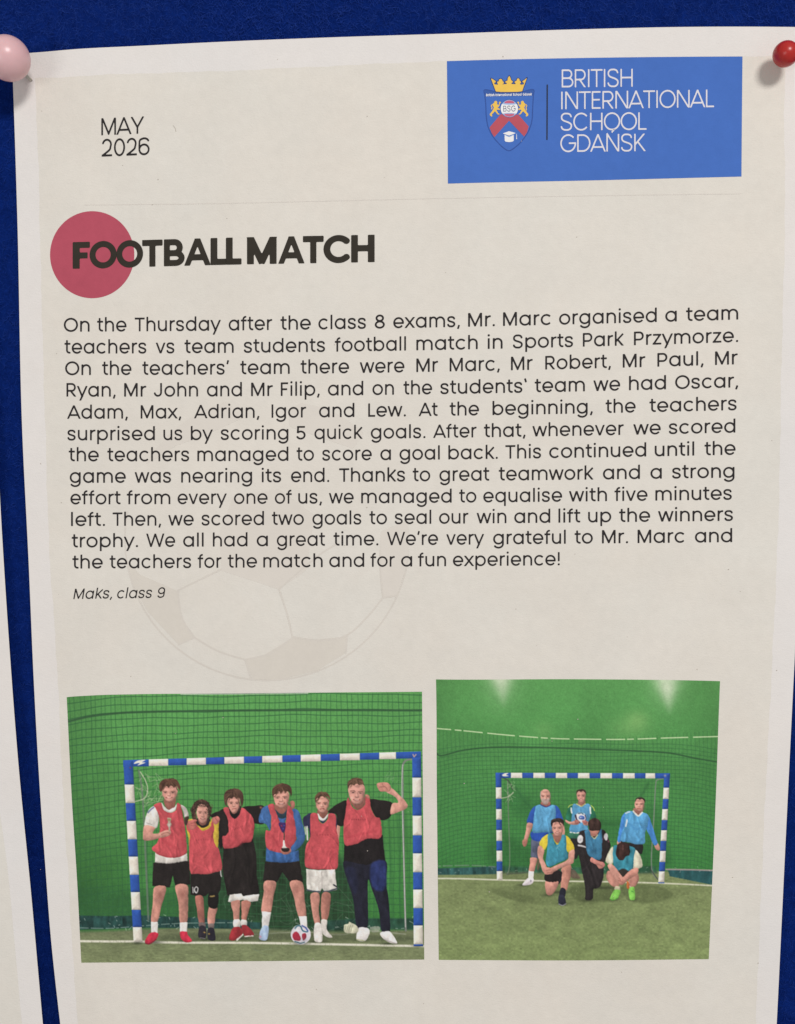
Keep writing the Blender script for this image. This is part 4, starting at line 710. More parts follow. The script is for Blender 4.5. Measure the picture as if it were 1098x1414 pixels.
def spline(pts, n=6): return [tuple(q) for q in catmull(pts, False, n)]
CAPH, XH, ASC, DSC = .70, .55, .74, -.205
def glyph(ch, w):
    """(advance, strokes, clip) in em; clip = (ymin, ymax) trims slanted strokes square"""
    r = w/2; c = CAPH-r; x = XH-r; H = CAPH
    def bowl(cx, R=.28): return arc(cx, .275, R-r, .285-r, 0, 360, 40)
    def arch(x0, x1): # stems' outer edges
        a, b = x0+r, x1-r; m = (a+b)/2; R = (b-a)/2
        return arc(m, .56-r-R*1.02, R, R*1.02, 180, 0, 20)+[(b, 0)]
    def scurve(x0, x1, y0, y1):
        P = [(.95, .79), (.86, .925), (.68, .99), (.5, 1.0), (.27, .985), (.09, .89), (.045, .765), (.1, .64), (.27, .56), (.5, .505), (.75, .44), (.93, .345), (.965, .225), (.89, .095), (.7, .01), (.49, 0), (.28, .015), (.1, .09), (.02, .215)]
        a, b, cc, d = x0+r, x1-r, y0+r, y1-r
        return spline([(a+(b-a)*p, cc+(d-cc)*q) for p, q in P], 4)
    g = None; clip = None
    if ch == 'a': g = .68, [bowl(.325), [(.605-r, 0), (.605-r, XH)]]
    elif ch == 'b': g = .68, [bowl(.355), [(.075+r, 0), (.075+r, ASC)]]
    elif ch == 'c': g = .60, [arc(.325, .275, .28-r, .285-r, 42, 318, 30)]
    elif ch == 'd': g = .68, [bowl(.325), [(.605-r, 0), (.605-r, ASC)]]
    elif ch == 'e': g = .635, [arc(.322, .275, .278-r, .285-r, -4, 322, 34), [(.044+r, .255), (.598, .255)]]
    elif ch == 'f': g = .35, [arc(.28, .74-r-.13, .13, .13, 85, 180, 10)+[(.15, 0)], [(.02, XH-r), (.33, XH-r)]]
    elif ch == 'g': g = .68, [bowl(.325), [(.605-r, XH)]+arc(.325, .02, .28-r, .24-r, 0, -152, 22)]
    elif ch == 'h': g = .62, [[(.075+r, 0), (.075+r, ASC)], arch(.075, .555)]
    elif ch == 'i': g = .25, [[(.125, 0), (.125, XH)], [(.125, .70, .054+max(0, r-.04)*.6)]]
    elif ch == 'k': g = .53, [[(.075+r, 0), (.075+r, ASC)], [(.50, XH+.06), (.12, .21)], [(.235, .30), (.535, -.06)]]; 
    elif ch == 'l': g = .25, [[(.125, 0), (.125, ASC)]]
    elif ch == 'm': g = .96, [[(.075+r, 0), (.075+r, XH)], arch(.075, .49), arch(.49-w, .895)]
    elif ch == 'n': g = .62, [[(.075+r, 0), (.075+r, XH)], arch(.075, .555)]
    elif ch == 'o': g = .65, [arc(.325, .275, .285-r, .285-r, 0, 360, 40)]
    elif ch == 'p': g = .68, [bowl(.355), [(.075+r, DSC), (.075+r, XH)]]
    elif ch == 'q': g = .68, [bowl(.325), [(.605-r, DSC), (.605-r, XH)]]
    elif ch == 'r': g = .37, [[(.075+r, 0), (.075+r, XH)], arc(.315, .56-r-.2, .24-r, .2, 180, 82, 12)]
    elif ch == 's': g = .52, [scurve(.035, .48, -.01, .56)]
    elif ch == 't': g = .36, [[(.15, .69), (.15, .16)]+arc(.28, .0+r+.13, .13, .13, 180, 270, 8)+[(.335, r)], [(.02, XH-r), (.335, XH-r)]]
    elif ch == 'u': g = .62, [[(.545-r, 0), (.545-r, XH)], [(.065+r, XH)]+arc(.305, -.01+r+.24-r, .24-r, .24-r, 180, 360, 20)]
    elif ch == 'v': g = .54, [[(.0375, XH+.05), (.29, -.05)], [(.25, -.05), (.5025, XH+.05)]]; clip = (0, XH)
    elif ch == 'w': g = .78, [[(.03, XH+.05), (.233, -.05)], [(.193, -.05), (.408, XH+.05)], [(.372, XH+.05), (.587, -.05)], [(.547, -.05), (.75, XH+.05)]]; clip = (0, XH)
    elif ch == 'x': g = .54, [[(.01, XH+.05), (.53, -.05)], [(.53, XH+.05), (.01, -.05)]]; clip = (0, XH)
    elif ch == 'y': g = .54, [[(.02, XH+.05), (.288, -.03)], [(.53, XH+.05), (.14, -.26)]]; clip = (DSC, XH)
    elif ch == 'z': g = .50, [[(.05, XH-r), (.46, XH-r)], [(.44, XH), (.06, 0)], [(.04, r), (.47, r)]]; clip = (0, XH)
    elif ch == 'A': g = .68, [[(-.005, -.05), (.36, H+.05)], [(.30, H+.05), (.665, -.05)], [(.13, .165+r*.6), (.53, .165+r*.6)]]; clip = (0, H)
    elif ch == 'B': g = .64, [[(.075+r, 0), (.075+r, H)], [(.08, c)]+[(.33, c)]+arc(.36, (c+.375-r*.5)/2+.0, .175-r*.5, (c-.375+r*.5)/2, 90, -90, 16)+[(.08, .375-r*.5)], [(.08, .375-r*.5), (.36, .375-r*.5)]+arc(.38, (.375-r*.5+r)/2, .205-r*.5, (.375-r*1.5)/2, 90, -90, 16)+[(.08, r)]]
    elif ch == 'C': g = .76, [arc(.395, .35, .35-r, .36-r, 40, 320, 40)]
    elif ch == 'D': g = .72, [[(.075+r, 0), (.075+r, H)], [(.08, c), (.30, c)]+arc(.32, .35, .345-r, c-.35, 90, -90, 26)+[(.08, r)]]
    elif ch == 'E': g = .53, [[(.075+r, 0), (.075+r, H)], [(.08, c), (.47, c)], [(.08, .36), (.44, .36)], [(.08, r), (.47, r)]]
    elif ch == 'F': g = .51, [[(.075+r, 0), (.075+r, H)], [(.08, c), (.46, c)], [(.08, .345), (.41, .345)]]
    elif ch == 'G': g = .77, [arc(.395, .35, .35-r, .36-r, 42, 360, 42), [(.42, .35), (.745, .35)]]; 
    elif ch == 'H': g = .70, [[(.075+r, 0), (.075+r, H)], [(.625-r, 0), (.625-r, H)], [(.1, .36), (.6, .36)]]
    elif ch == 'I': g = .25, [[(.125, 0), (.125, H)]]
    elif ch == 'J': g = .56, [[(.47-r, H)]+arc(.255, .21, .215-r, .215-r, 0, -178, 18)]
    elif ch == 'K': g = .60, [[(.075+r, 0), (.075+r, H)], [(.57, H+.06), (.12, .27)], [(.23, .385), (.60, -.06)]]; clip = (0, H)
    elif ch == 'L': g = .46, [[(.075+r, 0), (.075+r, H)], [(.08, r), (.44, r)]]
    elif ch == 'M': g = .83, [[(.075+r, 0), (.075+r, H)], [(.755-r, 0), (.755-r, H)], [(.075+r*.7, H+.04), (.43, .02)], [(.40, .02), (.755-r*.7, H+.04)]]; clip = (0, H)
    elif ch == 'N': g = .72, [[(.075+r, 0), (.075+r, H)], [(.645-r, 0), (.645-r, H)], [(.075+r*.6, H+.03), (.645-r*.6, -.03)]]; clip = (0, H)
    elif ch == 'O': g = .79, [arc(.395, .35, .36-r, .36-r, 0, 360, 48)]
    elif ch == 'P': g = .61, [[(.075+r, 0), (.075+r, H)], [(.08, c), (.33, c)]+arc(.35, (c+.285)/2, .215-r, (c-.285)/2, 90, -90, 18)+[(.08, .285)]]
    elif ch == 'R': g = .63, [[(.075+r, 0), (.075+r, H)], [(.08, c), (.33, c)]+arc(.35, (c+.30)/2, .215-r, (c-.30)/2, 90, -90, 18)+[(.08, .30)], [(.27, .33), (.575, -.05)]]; clip = (0, H)
    elif ch == 'S': g = .62, [scurve(.045, .575, -.01, .71)]
    elif ch == 'T': g = .57, [[(.285, 0), (.285, H)], [(.02, c), (.55, c)]]
    elif ch == 'W': g = 1.0, [[(.03, H+.05), (.285, -.05)], [(.24, -.05), (.525, H+.05)], [(.475, H+.05), (.76, -.05)], [(.715, -.05), (.97, H+.05)]]; clip = (0, H)
    elif ch == 'Y': g = .62, [[(.01, H+.05), (.33, .24)], [(.61, H+.05), (.29, .24)], [(.31, 0), (.31, .3)]]; clip = (0, H)
    elif ch == '0': g = .62, [arc(.31, .35, .25-r, .36-r, 0, 360, 44)]
    elif ch == '2': g = .57, [spline(arc(.275, .475, .225-r, .235-r, 172, 0, 12), 1)+spline([(.5-r, .475), (.47-r, .36), (.38, .25), (.055, r*.6)], 5), [(.04, r), (.51, r)]]; clip = (0, .72)
    elif ch == '5': g = .59, [[(.50, c), (.10, c)], [(.115+r, H-.01), (.085+r, .33)], arc(.285, .225, .245-r, .235-r, 140, -160, 26)]
    elif ch == '6': g = .60, [arc(.30, .225, .25-r, .235-r, 0, 360, 34), spline([(.05+r, .225), (.05+r, .42), (.115, .60), (.29, .71-r), (.43, .665-r*.6), (.5, .57)], 6)]
    elif ch == '8': g = .59, [arc(.295, .525, .205-r, .185-r, 0, 360, 30), arc(.295, .195, .245-r, .205-r, 0, 360, 34)]
    elif ch == '9': g = .60, [arc(.30, .475, .25-r, .235-r, 0, 360, 34), spline([(.55-r, .475), (.55-r, .28), (.485, .10), (.31, -.01+r), (.17, .035+r*.6), (.1, .13)], 6)]
    elif ch == '.': g = .25, [[(.125, .05, .056)]]
    elif ch == ',': g = .24, [[(.15, .10), (.085, -.10)]]
    elif ch == '’': g = .22, [[(.14, .73), (.085, .53)]]
    elif ch == '‘': g = .22, [[(.085, .73), (.14, .53)]]
    elif ch == '!': g = .26, [[(.13, .22), (.13, H)], [(.13, .05, .056)]]
    elif ch == 'Ń': g = .72, glyph('N', w)[1]+[[(.31, .76), (.44, .90)]]; clip = (0, 1)
    elif ch == ' ': g = .27, []
    else: g = .3, []
    if ch == 'k': clip = (0, ASC)
    return g[0], g[1], clip
GCACHE = {}
def glyph_mesh(ch, w, step=.022):
    key = (ch, round(w, 4))
    if key not in GCACHE:
        adv, st, clip = glyph(ch, w)
        if not st: GCACHE[key] = (adv, np.zeros((0, 2)), [], 0, adv); return GCACHE[key]
        xs = np.arange(-.06, adv+.1, step); ys = np.arange(-.3, .96, step); X, Y = np.meshgrid(xs, ys)
        F = stroke_field(X, Y, st, w/2)
        if clip: F = np.maximum(F, np.maximum(clip[0]-Y, Y-clip[1]))
        F = np.where(np.abs(F) < 1e-7, 1e-7, F)
        V, FA = march(F, xs, ys); GCACHE[key] = (adv, V, FA, V[:, 0].min(), V[:, 0].max())
    return GCACHE[key]
def word_shape(word, w, track=0.0):
    """glyphs of a word in em units, ink starting at x 0: (verts, faces, width)"""
    VS, FS, x, n = [], [], 0.0, 0
    for ch in word:
        adv, V, FA, a, b = glyph_mesh(ch, w)
        if len(V):
            VS.append(V+[x, 0]); FS += [[q+n for q in f] for f in FA]; n += len(V)
        x += adv+track
    V = np.concatenate(VS); x0 = V[:, 0].min(); V[:, 0] -= x0
    return V, FS, V[:, 0].max()
class Ink:
    """gathers lettering in sheet units for ONE mesh"""
    def __init__(s): s.V, s.F, s.n = [], [], 0
    def add(s, xy, F):
        s.V.append(xy); s.F += [[q+s.n for q in f[::-1]] for f in F]; s.n += len(xy)
    def word(s, word, x0, x1, base, em, w, track=0.0, slant=0.0, lo=.94, hi=1.06):
        V, F, wd = word_shape(word, w, track)
        k = (x1-x0)/(wd*em) if x1 is not None else 1.0
        k = min(max(k, lo), hi)*em
        X = x0+V[:, 0]*k+slant*V[:, 1]*em; Y = base(X)-V[:, 1]*em
        s.add(np.stack([X, Y], 1), F); return x0+wd*k
    def build(s, name, mat, parent, off=.0001):
        xy = np.concatenate(s.V); return mesh_obj(name, on_sheet(xy[:, 0], xy[:, 1], off), s.F, mat, parent)
def field_shape(fn, x0, y0, x1, y1, step):
    xs = np.arange(x0, x1+step, step); ys = np.arange(y0, y1+step, step); X, Y = np.meshgrid(xs, ys)
    F = fn(X, Y); F = np.where(np.abs(F) < 1e-7, 1e-7, F); V, FA = march(F, xs, ys)
    return V, FA
def inked(name, fn, box, step, mat, parent, off):
    V, FA = field_shape(fn, *box, step)
    return mesh_obj(name, on_sheet(V[:, 0], V[:, 1], off), [f[::-1] for f in FA], mat, parent)
def polys_field(ps, smooth=False):
    qs = [np.asarray(catmull(p, True, 5) if smooth else p, float) for p in ps]
    def f(X, Y):
        d = np.full(X.shape, 1e9)
        for q in qs: d = np.minimum(d, poly_sdf(X, Y, q))
        return d
    return f
def lines_field(ls, r, smooth=True):
    qs = [np.asarray(catmull(p, False, 6) if smooth and len(p) > 2 else p, float) for p in ls]
    def f(X, Y):
        d = np.full(X.shape, 1e9)
        for q in qs: d = np.minimum(d, line_dist(X, Y, q))
        return d-r
    return f
# ------------------------------------------------------------------ outline of the notice on the board
L_EDGE = interp([(30, 15.5), (75, 16.5), (109, 17.8), (300, 24), (600, 31), (773, 39.5), (945, 47), (1118, 57), (1200, 63), (1291, 70), (1414, 83.3), (1600, 107)])
R_EDGE = interp([(30, 1136), (300, 1129), (600, 1115), (900, 1098), (1154, 1085.3), (1414, 1072.6), (1600, 1063)])
T_EDGE = interp([(0, 75), (42, 73), (109, 67.5), (191, 63.4), (300, 58), (460, 51.5), (617, 46.5), (780, 41), (960, 37), (1098, 37.3), (1140, 38)])

# ------------------------------------------------------------------ pinboard covered in blue felt
rng = np.random.default_rng(3); random.seed(3)
MAT_FELT, nt, b = base_mat('navy blue felt', .95, .05)
geo = N(nt, 'ShaderNodeNewGeometry')
a = N(nt, 'ShaderNodeTexNoise', Scale=260.0, Detail=6.0, Roughness=.75, Distortion=.8); nt.links.new(geo.outputs['Position'], a.inputs['Vector'])
c = N(nt, 'ShaderNodeTexNoise', Scale=1500.0, Detail=4.0, Roughness=.7, Distortion=1.2); nt.links.new(geo.outputs['Position'], c.inputs['Vector'])
ad = N(nt, 'ShaderNodeMath', operation='ADD'); nt.links.new(a.outputs['Fac'], ad.inputs[0]); nt.links.new(c.outputs['Fac'], ad.inputs[1])
cr = N(nt, 'ShaderNodeValToRGB'); cr.color_ramp.elements[0].position = .3; cr.color_ramp.elements[1].position = .75
cr.color_ramp.elements[0].color = (.0022, .009, .075, 1); cr.color_ramp.elements[1].color = (.007, .032, .235, 1)
hf = N(nt, 'ShaderNodeMath', operation='MULTIPLY'); hf.inputs[1].default_value = .5; nt.links.new(ad.outputs[0], hf.inputs[0])
nt.links.new(hf.outputs[0], cr.inputs['Fac']); nt.links.new(cr.outputs['Color'], b.inputs['Base Color'])
bp = N(nt, 'ShaderNodeBump', Strength=.6, Distance=.0006); nt.links.new(ad.outputs[0], bp.inputs['Height']); nt.links.new(bp.outputs['Normal'], b.inputs['Normal'])
b.inputs['Specular IOR Level'].default_value = .0
MAT_FUZZ, nt2, b2 = base_mat('blue felt fibre', .9, .0)
oi = N(nt2, 'ShaderNodeNewGeometry'); nz = N(nt2, 'ShaderNodeTexNoise', Scale=700.0); nt2.links.new(oi.outputs['Position'], nz.inputs['Vector'])
c2 = N(nt2, 'ShaderNodeValToRGB'); c2.color_ramp.elements[0].color = (.002, .010, .12, 1); c2.color_ramp.elements[1].color = (.028, .075, .38, 1); nt2.links.new(nz.outputs['Fac'], c2.inputs['Fac']); nt2.links.new(c2.outputs['Color'], b2.inputs['Base Color'])
board = empty('pinboard', (0, 0, -.35)); board['_org'] = (0, 0, -.35)
tag(board, 'navy blue felt pinboard behind the pinned white notices', 'pinboard')
# felt face: a gently uneven sheet, with a wooden panel behind it
gx = np.linspace(-.36, .36, 181); gz = np.linspace(-.34, .26, 151); X, Z = np.meshgrid(gx, gz)
Yb = -.00012*np.sin(X*90+Z*60)-.0001*np.sin(Z*130-X*40)
V = np.stack([X, Yb, Z], -1).reshape(-1, 3); nx, nz_ = len(gx), len(gz)
i, j = np.meshgrid(np.arange(nx-1), np.arange(nz_-1)); q = (j*nx+i).ravel()
F = np.stack([q, q+1, q+1+nx, q+nx], 1)
mesh_obj('felt', V, F, MAT_FELT, board)
MAT_WOOD, nt3, b3 = base_mat('soft board backing', .8, .1)
wn = N(nt3, 'ShaderNodeTexNoise', Scale=60.0, Detail=6.0); wr = N(nt3, 'ShaderNodeValToRGB'); wr.color_ramp.elements[0].color = (.20, .12, .06, 1); wr.color_ramp.elements[1].color = (.34, .22, .12, 1)
nt3.links.new(wn.outputs['Fac'], wr.inputs['Fac']); nt3.links.new(wr.outputs['Color'], b3.inputs['Base Color'])
bx = [(sx*.36, y, z) for y in (.0008, .014) for sx, z in ((-1, -.34), (1, -.34), (1, .26), (-1, .26))]
mesh_obj('backing', bx, [[0, 1, 2, 3], [7, 6, 5, 4], [0, 4, 5, 1], [1, 5, 6, 2], [2, 6, 7, 3], [3, 7, 4, 0]], MAT_WOOD, board, False)
# loose fibres standing out of the felt
V, F = [], []
for k in range(20000):
    r_ = rng.random()
    if r_ < .60: px, py = rng.uniform(-60, 1160), rng.uniform(-50, 75)
    elif r_ < .85: px, py = rng.uniform(-30, 90), rng.uniform(60, 1440)
    else: px, py = rng.uniform(1065, 1160), rng.uniform(500, 1440)
    if L_EDGE(py)+5 < px < R_EDGE(py)-5 and py > T_EDGE(px)+5: continue
    p = lay(px, py, 0.0)+np.array([0, -.00015, 0]); an = rng.uniform(0, 6.28); L = rng.uniform(.0006, .0026); wd = rng.uniform(.000014, .000034); bend = rng.uniform(-1.3, 1.3); n0 = len(V)
    for s_ in range(5):
        t_ = s_/4; aa = an+bend*t_
        d = np.array([math.cos(aa), 0, math.sin(aa)])*L*(t_-.5)*1.0; lift = .0005*math.sin(t_*math.pi)*rng.uniform(.3, 1.0)
        sd = np.array([-math.sin(aa), 0, math.cos(aa)])*wd
        V.append(p+d+sd-[0, lift, 0]); V.append(p+d-sd-[0, lift, 0])
    for s_ in range(4): F.append([n0+2*s_, n0+2*s_+1, n0+2*s_+3, n0+2*s_+2])
fz = mesh_obj('felt_fibre', np.array(V), np.array(F), MAT_FUZZ, board); tag(fz, kind='stuff')

# ------------------------------------------------------------------ the notice
CL = interp([(60, 46), (109, 48.2), (218, 53), (300, 54.8), (600, 63), (773, 69), (888, 77), (1176, 92), (1200, 93.8), (1302, 99.5), (1414, 108), (1600, 124)])
CR = interp([(60, 1086), (123, 1083.5), (290, 1084), (511, 1079), (701, 1075.5), (900, 1067), (1118, 1056), (1414, 1043.5), (1600, 1034)])
CT = interp([(40, 108.5), (82, 106.6), (164, 102.5), (300, 98.4), (460, 91), (617, 84.3), (760, 81), (900, 78.8), (1033, 77.5), (1100, 77)])
BOT = 1600.0
notice = empty('paper_notice', on_sheet(np.array(560.), np.array(800.), 0)); notice['_org'] = tuple(float(q) for q in notice.location)
tag(notice, 'white newsletter page with blue crest banner and two football team photos, held by two pins', 'notice', 'paper notices on the pinboard')
def sheet_mesh(name, Lf, Rf, Tf, bot, hfun, mat, parent, nu=140, nv=190, off=0.0, thick=.00011):
    u = np.linspace(0, 1, nu); v = np.linspace(0, 1, nv); U, Vv = np.meshgrid(u, v)
    x0 = 20+U*1080 if Tf is not None else None
    xa = Lf(np.full_like(U, 75.)); xb = Rf(np.full_like(U, 75.)); xx = xa+(xb-xa)*U
    yt = Tf(xx); yy = yt+(bot-yt)*Vv
    xx = Lf(yy)+(Rf(yy)-Lf(yy))*U
    h = hfun(xx, yy)
    A = lay(xx, yy, h+off).reshape(-1, 3); B = lay(xx, yy, np.maximum(h+off-thick, .0001)).reshape(-1, 3)
    i, j = np.meshgrid(np.arange(nu-1), np.arange(nv-1)); q = (j*nu+i).ravel()
    F = np.stack([q, q+nu, q+1+nu, q+1], 1); n = nu*nv
    G = np.stack([q+1, q+1+nu, q+nu, q], 1)+n
    ring = list(range(nu))+[k*nu+nu-1 for k in range(1, nv)]+[(nv-1)*nu+k for k in range(nu-2, -1, -1)]+[k*nu for k in range(nv-2, 0, -1)]
    m = len(ring); S = np.array([[k, (k+1) % m, (k+1) % m+m, k+m] for k in range(m)])+2*n
    return mesh_obj(name, np.concatenate([A, B, A[ring], B[ring]]), np.concatenate([F, G, S]), mat, parent)
sheet_mesh('sheet', L_EDGE, R_EDGE, T_EDGE, BOT, sheet_h, MAT_PAPER, notice)
def patch(name, Lf, Rf, Tf, Bf, mat, parent, off, step=7.0, place=on_sheet):
    ym = (Tf(np.array(600.))+Bf(np.array(600.)))/2; xl, xr = float(Lf(ym)), float(Rf(ym)); nu = int((xr-xl)/step)+2; nv = int((float(Bf(np.array((xl+xr)/2)))-float(Tf(np.array((xl+xr)/2))))/step)+2
    U, Vv = np.meshgrid(np.linspace(0, 1, nu), np.linspace(0, 1, nv)); x0 = xl+(xr-xl)*U; yy = Tf(x0)+(Bf(x0)-Tf(x0))*Vv; xx = Lf(yy)+(Rf(yy)-Lf(yy))*U
    for _ in range(3): yy = Tf(xx)+(Bf(xx)-Tf(xx))*Vv; xx = Lf(yy)+(Rf(yy)-Lf(yy))*U
    i, j = np.meshgrid(np.arange(nu-1), np.arange(nv-1)); q = (j*nu+i).ravel()
    return mesh_obj(name, place(xx, yy, off).reshape(-1, 3), np.stack([q, q+nu, q+1+nu, q+1], 1), mat, parent)
const = lambda c: (lambda X: np.full(np.shape(X), float(c)))
wob = lambda f, s_: (lambda y: f(y)+.35*np.sin(y/7.3+s_)+.3*np.sin(y/3.1+2*s_)+.4*np.sin(y/19.0+s_))      # the tint's edge is not crisp
sheet_b = lambda X, Y: np.maximum(np.maximum(CL(Y)-X, X-CR(Y)), np.maximum(CT(X)-Y, Y-1560))
patch('page_tint', wob(CL, 1), wob(CR, 2), wob(CT, 3), const(1560), MAT_CREAM, notice, .00002, 6.0)

# thin rule under the header
MAT_RULE = ink_mat('pale grey rule', (201, 195, 188), .02)
inked('header_rule', lines_field([[(117, 283), (300, 281), (560, 275), (800, 270.5), (1023, 267.5)]], .55), (110, 262, 1030, 288), 1.0, MAT_RULE, notice, .00005)

# watermark football behind the text
WM = lambda z: np.array([(170+x/2.614, 520+y/2.614) for x, y in z])
wc = (369.0, 743.0); wr_ = 196.5
MAT_WP = ink_mat('faint watermark patch', (201, 195, 186), .03); MAT_WL = ink_mat('faint watermark seam', (200, 194, 186), .03)
patches = [WM(z) for z in (
    [(355, 700), (350, 560), (395, 440), (560, 405), (690, 500), (660, 700), (562, 768)],
    [(12, 660), (60, 715), (198, 775), (212, 870), (258, 942), (200, 968), (90, 850), (30, 740)],
    [(440, 1022), (510, 1005), (616, 940), (700, 950), (808, 938), (800, 1000), (700, 1062), (560, 1095), (470, 1092)],
    [(930, 560), (1025, 520), (1040, 600), (1020, 700), (985, 792), (938, 798), (925, 680)],
    [(300, 85), (380, 95), (430, 150), (300, 210), (190, 250), (110, 300), (60, 330), (130, 215), (215, 130)],
    [(640, 95), (760, 120), (880, 190), (830, 260), (700, 215), (600, 180), (600, 120)],
    [(70, 330), (190, 300), (230, 380), (150, 440), (60, 420), (30, 460), (40, 390)])]
circ = lambda X, Y: np.hypot(X-wc[0], (Y-wc[1]))-wr_
MAT_WF = ink_mat('fainter watermark patch', (204, 198, 190), .02)
for nm_, ps_, mt_ in (('watermark_patch', [patches[1]], MAT_WP), ('watermark_patch', [patches[2]], MAT_WP), ('watermark_patch', [patches[3]], MAT_WF), ('watermark_patch', [patches[0]], MAT_WF), ('watermark_patch', [patches[4]], MAT_WF), ('watermark_patch', [patches[5]], MAT_WF)):
    pf = polys_field(ps_); inked(nm_, lambda X, Y: np.maximum(pf(X, Y), circ(X, Y)), (165, 540, 575, 948), 2.0, mt_, notice, .00005)
seams = [WM(z) for z in ([(198, 772), (355, 695)], [(562, 768), (700, 650), (780, 600)], [(562, 768), (590, 850), (612, 942)], [(198, 775), (212, 870), (258, 942)],
    [(258, 942), (340, 990), (440, 1022)], [(440, 1022), (462, 1092)], [(440, 1022), (530, 1000), (616, 940)], [(616, 940), (700, 952), (800, 938), (880, 870), (938, 798)],
    [(938, 798), (985, 792)], [(808, 938), (804, 1000)], [(200, 968), (258, 942)], [(560, 405), (600, 300), (650, 220)], [(395, 440), (300, 400), (230, 380)], [(690, 500), (800, 470), (930, 560)], [(938, 798), (928, 680), (930, 560)],
    [(985, 330), (1010, 420), (1025, 520)], [(830, 260), (940, 380), (985, 330)])]
sf = lines_field(seams, 1.1)
inked('watermark_seam', lambda X, Y: np.maximum(np.minimum(np.abs(circ(X, Y))-1.0, np.maximum(sf(X, Y), circ(X, Y))), 735-Y+.15*(X-369)), (165, 540, 575, 948), 1.6, MAT_WL, notice, .00006)

# ------------------------------------------------------------------ header: month, banner, crest
def lin_base(x0, y0, x1, y1): return lambda X: y0+(y1-y0)*(X-x0)/(x1-x0)
t = Ink(); em = 23.6/.70
t.word('MAY', 140.0, 198.9, lin_base(140, 186.8, 199, 184.3), em, .077, -.035, 0, .8, 1.2)
t.word('2026', 140.4, 206.6, lin_base(140, 216.2, 207, 213.6), 24.0/.70, .077, -.035, 0, .8, 1.2)
t.build('month_text', MAT_TEXT, notice)

BT = interp([(600, 85), (617, 84.4), (700, 82.1), (818, 79.8), (920, 78.6), (1025, 78.0), (1040, 78)]); BB = interp([(600, 254.2), (618, 253.6), (820, 249), (1024, 243.8), (1040, 243.4)])
BL = interp([(60, 616.9), (84, 617.2), (254, 618.6), (270, 618.7)]); BR = interp([(60, 1025.6), (78, 1025.4), (244, 1024), (260, 1023.9)])
banner = patch('banner', BL, BR, BT, BB, MAT_BLUE, notice, .00005, 5.0)
t = Ink(); w_ = .066
for wd, x0, x1, y0, y1, em in (('BRITISH', 775.7, 873.8, 120.8, 119.8, 35.6), ('INTERNATIONAL', 775.0, 986.2, 151.0, 148.0, 35.0), ('SCHOOL', 774.4, 892.9, 180.3, 179.2, 34.6), ('GDAŃSK', 773.8, 891.8, 210.0, 208.7, 34.6)):
    t.word(wd, x0, x1, lin_base(x0, y0, x1, y1), em, w_, -.055, 0, .7, 1.3)
t.build('school_name', MAT_BWHITE, banner, .0001)
MAT_NAVY = ink_mat('dark banner rule', (44, 50, 66), .08)
inked('rule', lines_field([[(755.8, 117.5), (755.4, 192.5)]], .95, False), (750, 112, 760, 197), .5, MAT_NAVY, banner, .00009)
CZ = lambda z: np.array([(660+x/11.78, 90+y/11.78) for x, y in z])
crest = empty('crest', (0, 0, 0)); crest.parent = banner; crest['_org'] = banner['_org']
CI = {k: ink_mat(n, c, .05) for k, n, c in (('edge', 'crest outline ink', (52, 80, 146)), ('gold', 'crest gold ink', (222, 182, 84)), ('red', 'crest red ink', (172, 80, 92)), ('white', 'crest white ink', (220, 220, 226)), ('grey', 'crest grey ink', (120, 124, 140)), ('deep', 'crest dark ink', (44, 62, 110)), ('pink', 'crest pale red ink', (186, 96, 122)), ('ice', 'crest pale blue ink', (150, 176, 214)))}
def cpart(name, fn, mat, off, box=(662, 98, 746, 212), step=.45): # the crest's devices are its one level of sub-parts: they go under the banner
    V, FA = field_shape(fn, *box, step); return mesh_obj(name, on_sheet(V[:, 0], V[:, 1], off+.00005), [f[::-1] for f in FA], CI[mat], banner)
bpy.data.objects.remove(crest)
shield = catmull(CZ([(112, 400), (300, 432), (510, 440), (720, 430), (900, 395), (902, 500), (892, 680), (882, 880), (850, 1010), (790, 1130), (700, 1250), (600, 1340), (505, 1392), (410, 1340), (300, 1230), (220, 1120), (160, 980), (136, 820), (128, 640), (115, 500)]), True)
CI['band'] = ink_mat('crest band ink', (56, 88, 154), .05)
cpart('shield_band', polys_field([CZ([(112, 398), (300, 428), (510, 438), (720, 428), (902, 394), (900, 500), (116, 510)])]), 'band', .00001)
cpart('shield_outline', lambda X, Y: np.abs(poly_sdf(X, Y, shield))-.75, 'edge', .000015)
crown = CZ([(212, 215), (232, 222), (262, 240), (292, 262), (286, 282), (262, 288), (275, 312), (328, 318), (318, 290), (312, 270), (340, 262), (345, 232), (372, 222), (394, 234), (402, 262), (422, 272), (418, 298), (395, 314), (440, 308), (470, 306), (470, 288), (446, 280), (450, 262), (482, 250), (486, 210), (511, 172), (530, 208), (542, 246), (568, 262), (562, 284), (540, 290), (552, 306), (606, 310), (618, 294), (596, 282), (602, 264), (632, 252), (636, 224), (656, 212), (676, 226), (678, 250), (700, 266), (700, 288), (680, 302), (700, 318), (742, 314), (752, 288), (728, 276), (726, 258), (760, 240), (798, 204), (720, 424), (640, 434), (510, 436), (380, 436), (292, 428)])
cpart('crown_outline', lambda X, Y: poly_sdf(X, Y, crown)-1.0, 'deep', .00004); cpart('crown', lambda X, Y: poly_sdf(X, Y, crown), 'gold', .00005)
cpart('sash', polys_field([CZ([(372, 798), (430, 800), (510, 850), (590, 800), (660, 806), (826, 996), (800, 1090), (752, 1160), (508, 902), (268, 1168), (228, 1110), (192, 1022), (200, 1000)])]), 'red', .00004)
gl = CZ([(512, 705)])[0]; gr = 11.9
cpart('globe_rim', lambda X, Y: np.hypot(X-gl[0], (Y-gl[1]))-gr-.5, 'deep', .00005)
